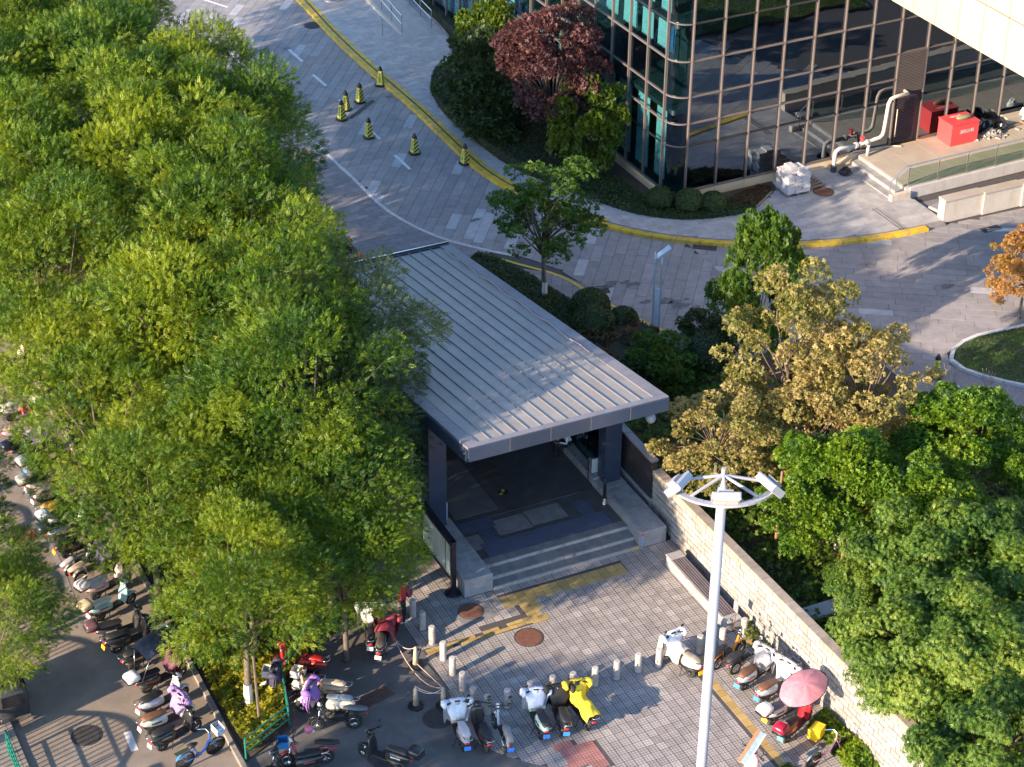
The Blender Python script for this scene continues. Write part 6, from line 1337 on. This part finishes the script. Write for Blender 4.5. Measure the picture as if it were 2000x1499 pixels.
# parked car under the trees
tl = G(697, 487, .95); car = thing('parked_car', 'black car with a red tail light parked under the trees behind the metro roof', 'car', (tl[0] - 2.15, tl[1] + .5, 0), math.radians(176))
MB().loft([(-2.25, 0, .62, .7, .22), (-2.1, 0, .68, .86, .36), (-1.2, 0, .7, .92, .42), (1.0, 0, .68, .92, .4), (1.9, 0, .62, .84, .33), (2.2, 0, .55, .65, .2)], n=16, e=.5).build('body', paint(.012, .012, .014, .2, .8), car, True)
MB().loft([(-2.05, 0, 1.05, .62, .1), (-1.7, 0, 1.25, .7, .32), (-.8, 0, 1.32, .74, .36), (.2, 0, 1.28, .74, .36), (.9, 0, 1.08, .7, .16)], n=16, e=.5).build('cabin', paint(.015, .016, .02, .15, .8), car, True)
for x in (-1.35, 1.35):
    for s_ in (-1, 1):
        w = part('cartyre', lambda: MB().lathe(torus(.26, .09), (0, 0, 0), 20, 'y'), 'wheel', M['rubber'], car); w.location = (x, s_ * .82, .34); part('carrim', lambda: MB().lathe([(.2, -.1), (.05, -.08), (.05, .08), (.2, .1)], (0, 0, 0), 14, 'y'), 'rim', M['chrome'], w)
for s_ in (-1, 1):
    MB().box((-2.12, s_ * .66, .86), (.25, .3, .2), ch=.03).build('tail_light', paint(.5, .01, .015, .15), car); MB().loft([(-1.5, s_ * .735, 1.28, .012, .17), (.1, s_ * .755, 1.28, .012, .18)], n=8, e=.4).build('side_window', paint(.03, .035, .045, .05), car)
MB().box((-2.27, 0, .62), (.03, .45, .14)).build('number_plate', PL['b'], car)
# ================================================================ PEOPLE
def figure(name, label, loc, rz_, bones, mats):
    """one continuous body grown over a skeleton; bones = {id: (parent, xyz, radius, material)}"""
    ids = list(bones); me = bpy.data.meshes.new('body'); V = [bones[i][1] for i in ids]; E = [(ids.index(bones[i][0]), ids.index(i)) for i in ids if bones[i][0]]
    me.from_pydata(V, E, []); o = bpy.data.objects.new('tmp', me); link(o); o.modifiers.new('s', 'SKIN'); sv = me.skin_vertices[0].data
    for k, i in enumerate(ids): r_ = bones[i][2]; sv[k].radius = (r_, r_) if not isinstance(r_, tuple) else r_
    sv[0].use_root = True; ss = o.modifiers.new('d', 'SUBSURF'); ss.levels = 2; ss.render_levels = 2
    dg = bpy.context.evaluated_depsgraph_get(); nm = bpy.data.meshes.new_from_object(o.evaluated_get(dg)); bpy.data.objects.remove(o)
    t = thing(name, label, 'person', loc, rz_)
    for m in mats: nm.materials.append(m)
    seg = [(Vector(bones[bones[i][0]][1]), Vector(bones[i][1]), bones[i][3]) for i in ids if bones[i][0]]
    for p in nm.polygons:
        c = p.center; best = min(seg, key=lambda s: (lambda ab, ac: ((s[0] + ab * max(0, min(1, ac.dot(ab) / max(ab.length_squared, 1e-9)))) - c).length)(s[1] - s[0], c - s[0])); p.material_index = best[2]; p.use_smooth = True
    b = bpy.data.objects.new('body', nm); link(b); b.parent = t; return t, b
SKIN = paint(.42, .26, .18, .6); HAIR = paint(.012, .01, .01, .6)
def fingers(B, hand, base, d, n=4):
    d = Vector(d).normalized(); side = d.cross(Vector((0, 0, 1))).normalized()
    for k in range(n):
        o = Vector(base) + side * (.024 * (k - 1.5)); B[hand + 'f%d' % k] = (hand, tuple(o + d * .03), .011, 0); B[hand + 'g%d' % k] = (hand + 'f%d' % k, tuple(o + d * (.07 - .006 * abs(k - 1.4)) + Vector((0, 0, -.03))), .009, 0)
    B[hand + 't'] = (hand, tuple(Vector(base) + side * -.05 + d * .02), .011, 0)
# seated: hips on a ledge, leaning forward over a phone; x forward
B = {'pel': (None, (0, 0, .1), .135, 2), 'sp': ('pel', (.04, 0, .28), .125, 1), 'ch': ('sp', (.14, 0, .46), (.16, .12), 1), 'nk': ('ch', (.23, 0, .57), .055, 0), 'hd': ('nk', (.3, 0, .66), .09, 0), 'cr': ('hd', (.33, 0, .76), .075, 0)}
for s_, k in ((-1, 'l'), (1, 'r')):
    B.update({'sh' + k: ('ch', (.17, s_ * .17, .48), .06, 1), 'el' + k: ('sh' + k, (.26, s_ * .22, .24), .045, 1), 'wr' + k: ('el' + k, (.44, s_ * .07, .26), .032, 1), 'ha' + k: ('wr' + k, (.5, s_ * .04, .28), .03, 0),
              'hp' + k: ('pel', (.05, s_ * .1, .08), .1, 2), 'kn' + k: ('hp' + k, (.44, s_ * .13, .1), .072, 2), 'an' + k: ('kn' + k, (.42, s_ * .12, -.26), .045, 2), 'ft' + k: ('an' + k, (.56, s_ * .13, -.3), .04, 3)}); fingers(B, 'ha' + k, (.51, s_ * .04, .28), (1, -s_ * .3, -.2))
pf, pb = figure('person', 'person in a white shirt and black trousers sitting bent over a phone inside the entrance', (5.62, 5.65, .72), math.radians(190), B, [SKIN, paint(.72, .72, .76, .8), paint(.012, .012, .014, .8), paint(.03, .03, .03)])
MB().lathe2((.3, 0, .74), (.105, .098, .1), 12, 8).build('hair', HAIR, pf, True); MB().box((.56, 0, .3), (.09, .16, .015), ry=-.4).build('phone', M['black'], pf)
MB().lathe2((.41, 0, .7), (.02, .014, .02), 8, 5).build('nose', SKIN, pf, True)
# standing with one foot on the first bollard
B = {'pel': (None, (0, 0, .88), .125, 2), 'sp': ('pel', (.04, 0, 1.08), .12, 1), 'ch': ('sp', (.1, 0, 1.3), (.16, .115), 1), 'nk': ('ch', (.16, 0, 1.43), .052, 0), 'hd': ('nk', (.21, 0, 1.53), .088, 0), 'cr': ('hd', (.22, 0, 1.64), .075, 0)}
for s_, k in ((-1, 'l'), (1, 'r')):
    B.update({'sh' + k: ('ch', (.12, s_ * .17, 1.34), .058, 1), 'el' + k: ('sh' + k, (.18, s_ * .23, 1.07), .044, 1), 'wr' + k: ('el' + k, (.36, s_ * .08, 1.1), .03, 1), 'ha' + k: ('wr' + k, (.42, s_ * .04, 1.12), .028, 0), 'hp' + k: ('pel', (0, s_ * .1, .84), .095, 2)}); fingers(B, 'ha' + k, (.43, s_ * .04, 1.12), (1, -s_ * .3, 0))
B.update({'knl': ('hpl', (.02, -.13, .46), .066, 2), 'anl': ('knl', (-.02, -.13, .09), .045, 2), 'ftl': ('anl', (.12, -.14, .045), .04, 3), 'knr': ('hpr', (.34, .12, .92), .066, 2), 'anr': ('knr', (.36, .12, .76), .045, 2), 'ftr': ('anr', (.5, .12, .73), .04, 3)})
pp2 = G(770, 1199); pf2, pb2 = figure('person', 'person in a red top and dark trousers standing with one foot on the first bollard', (-3.3, -.25, 0), math.radians(12), B, [SKIN, paint(.28, .02, .03, .8), paint(.012, .012, .016, .8), paint(.6, .6, .6)])
MB().lathe2((.2, 0, 1.6), (.1, .095, .1), 12, 8).build('hair', HAIR, pf2, True); MB().lathe2((.315, 0, 1.55), (.02, .014, .02), 8, 5).build('nose', SKIN, pf2, True)
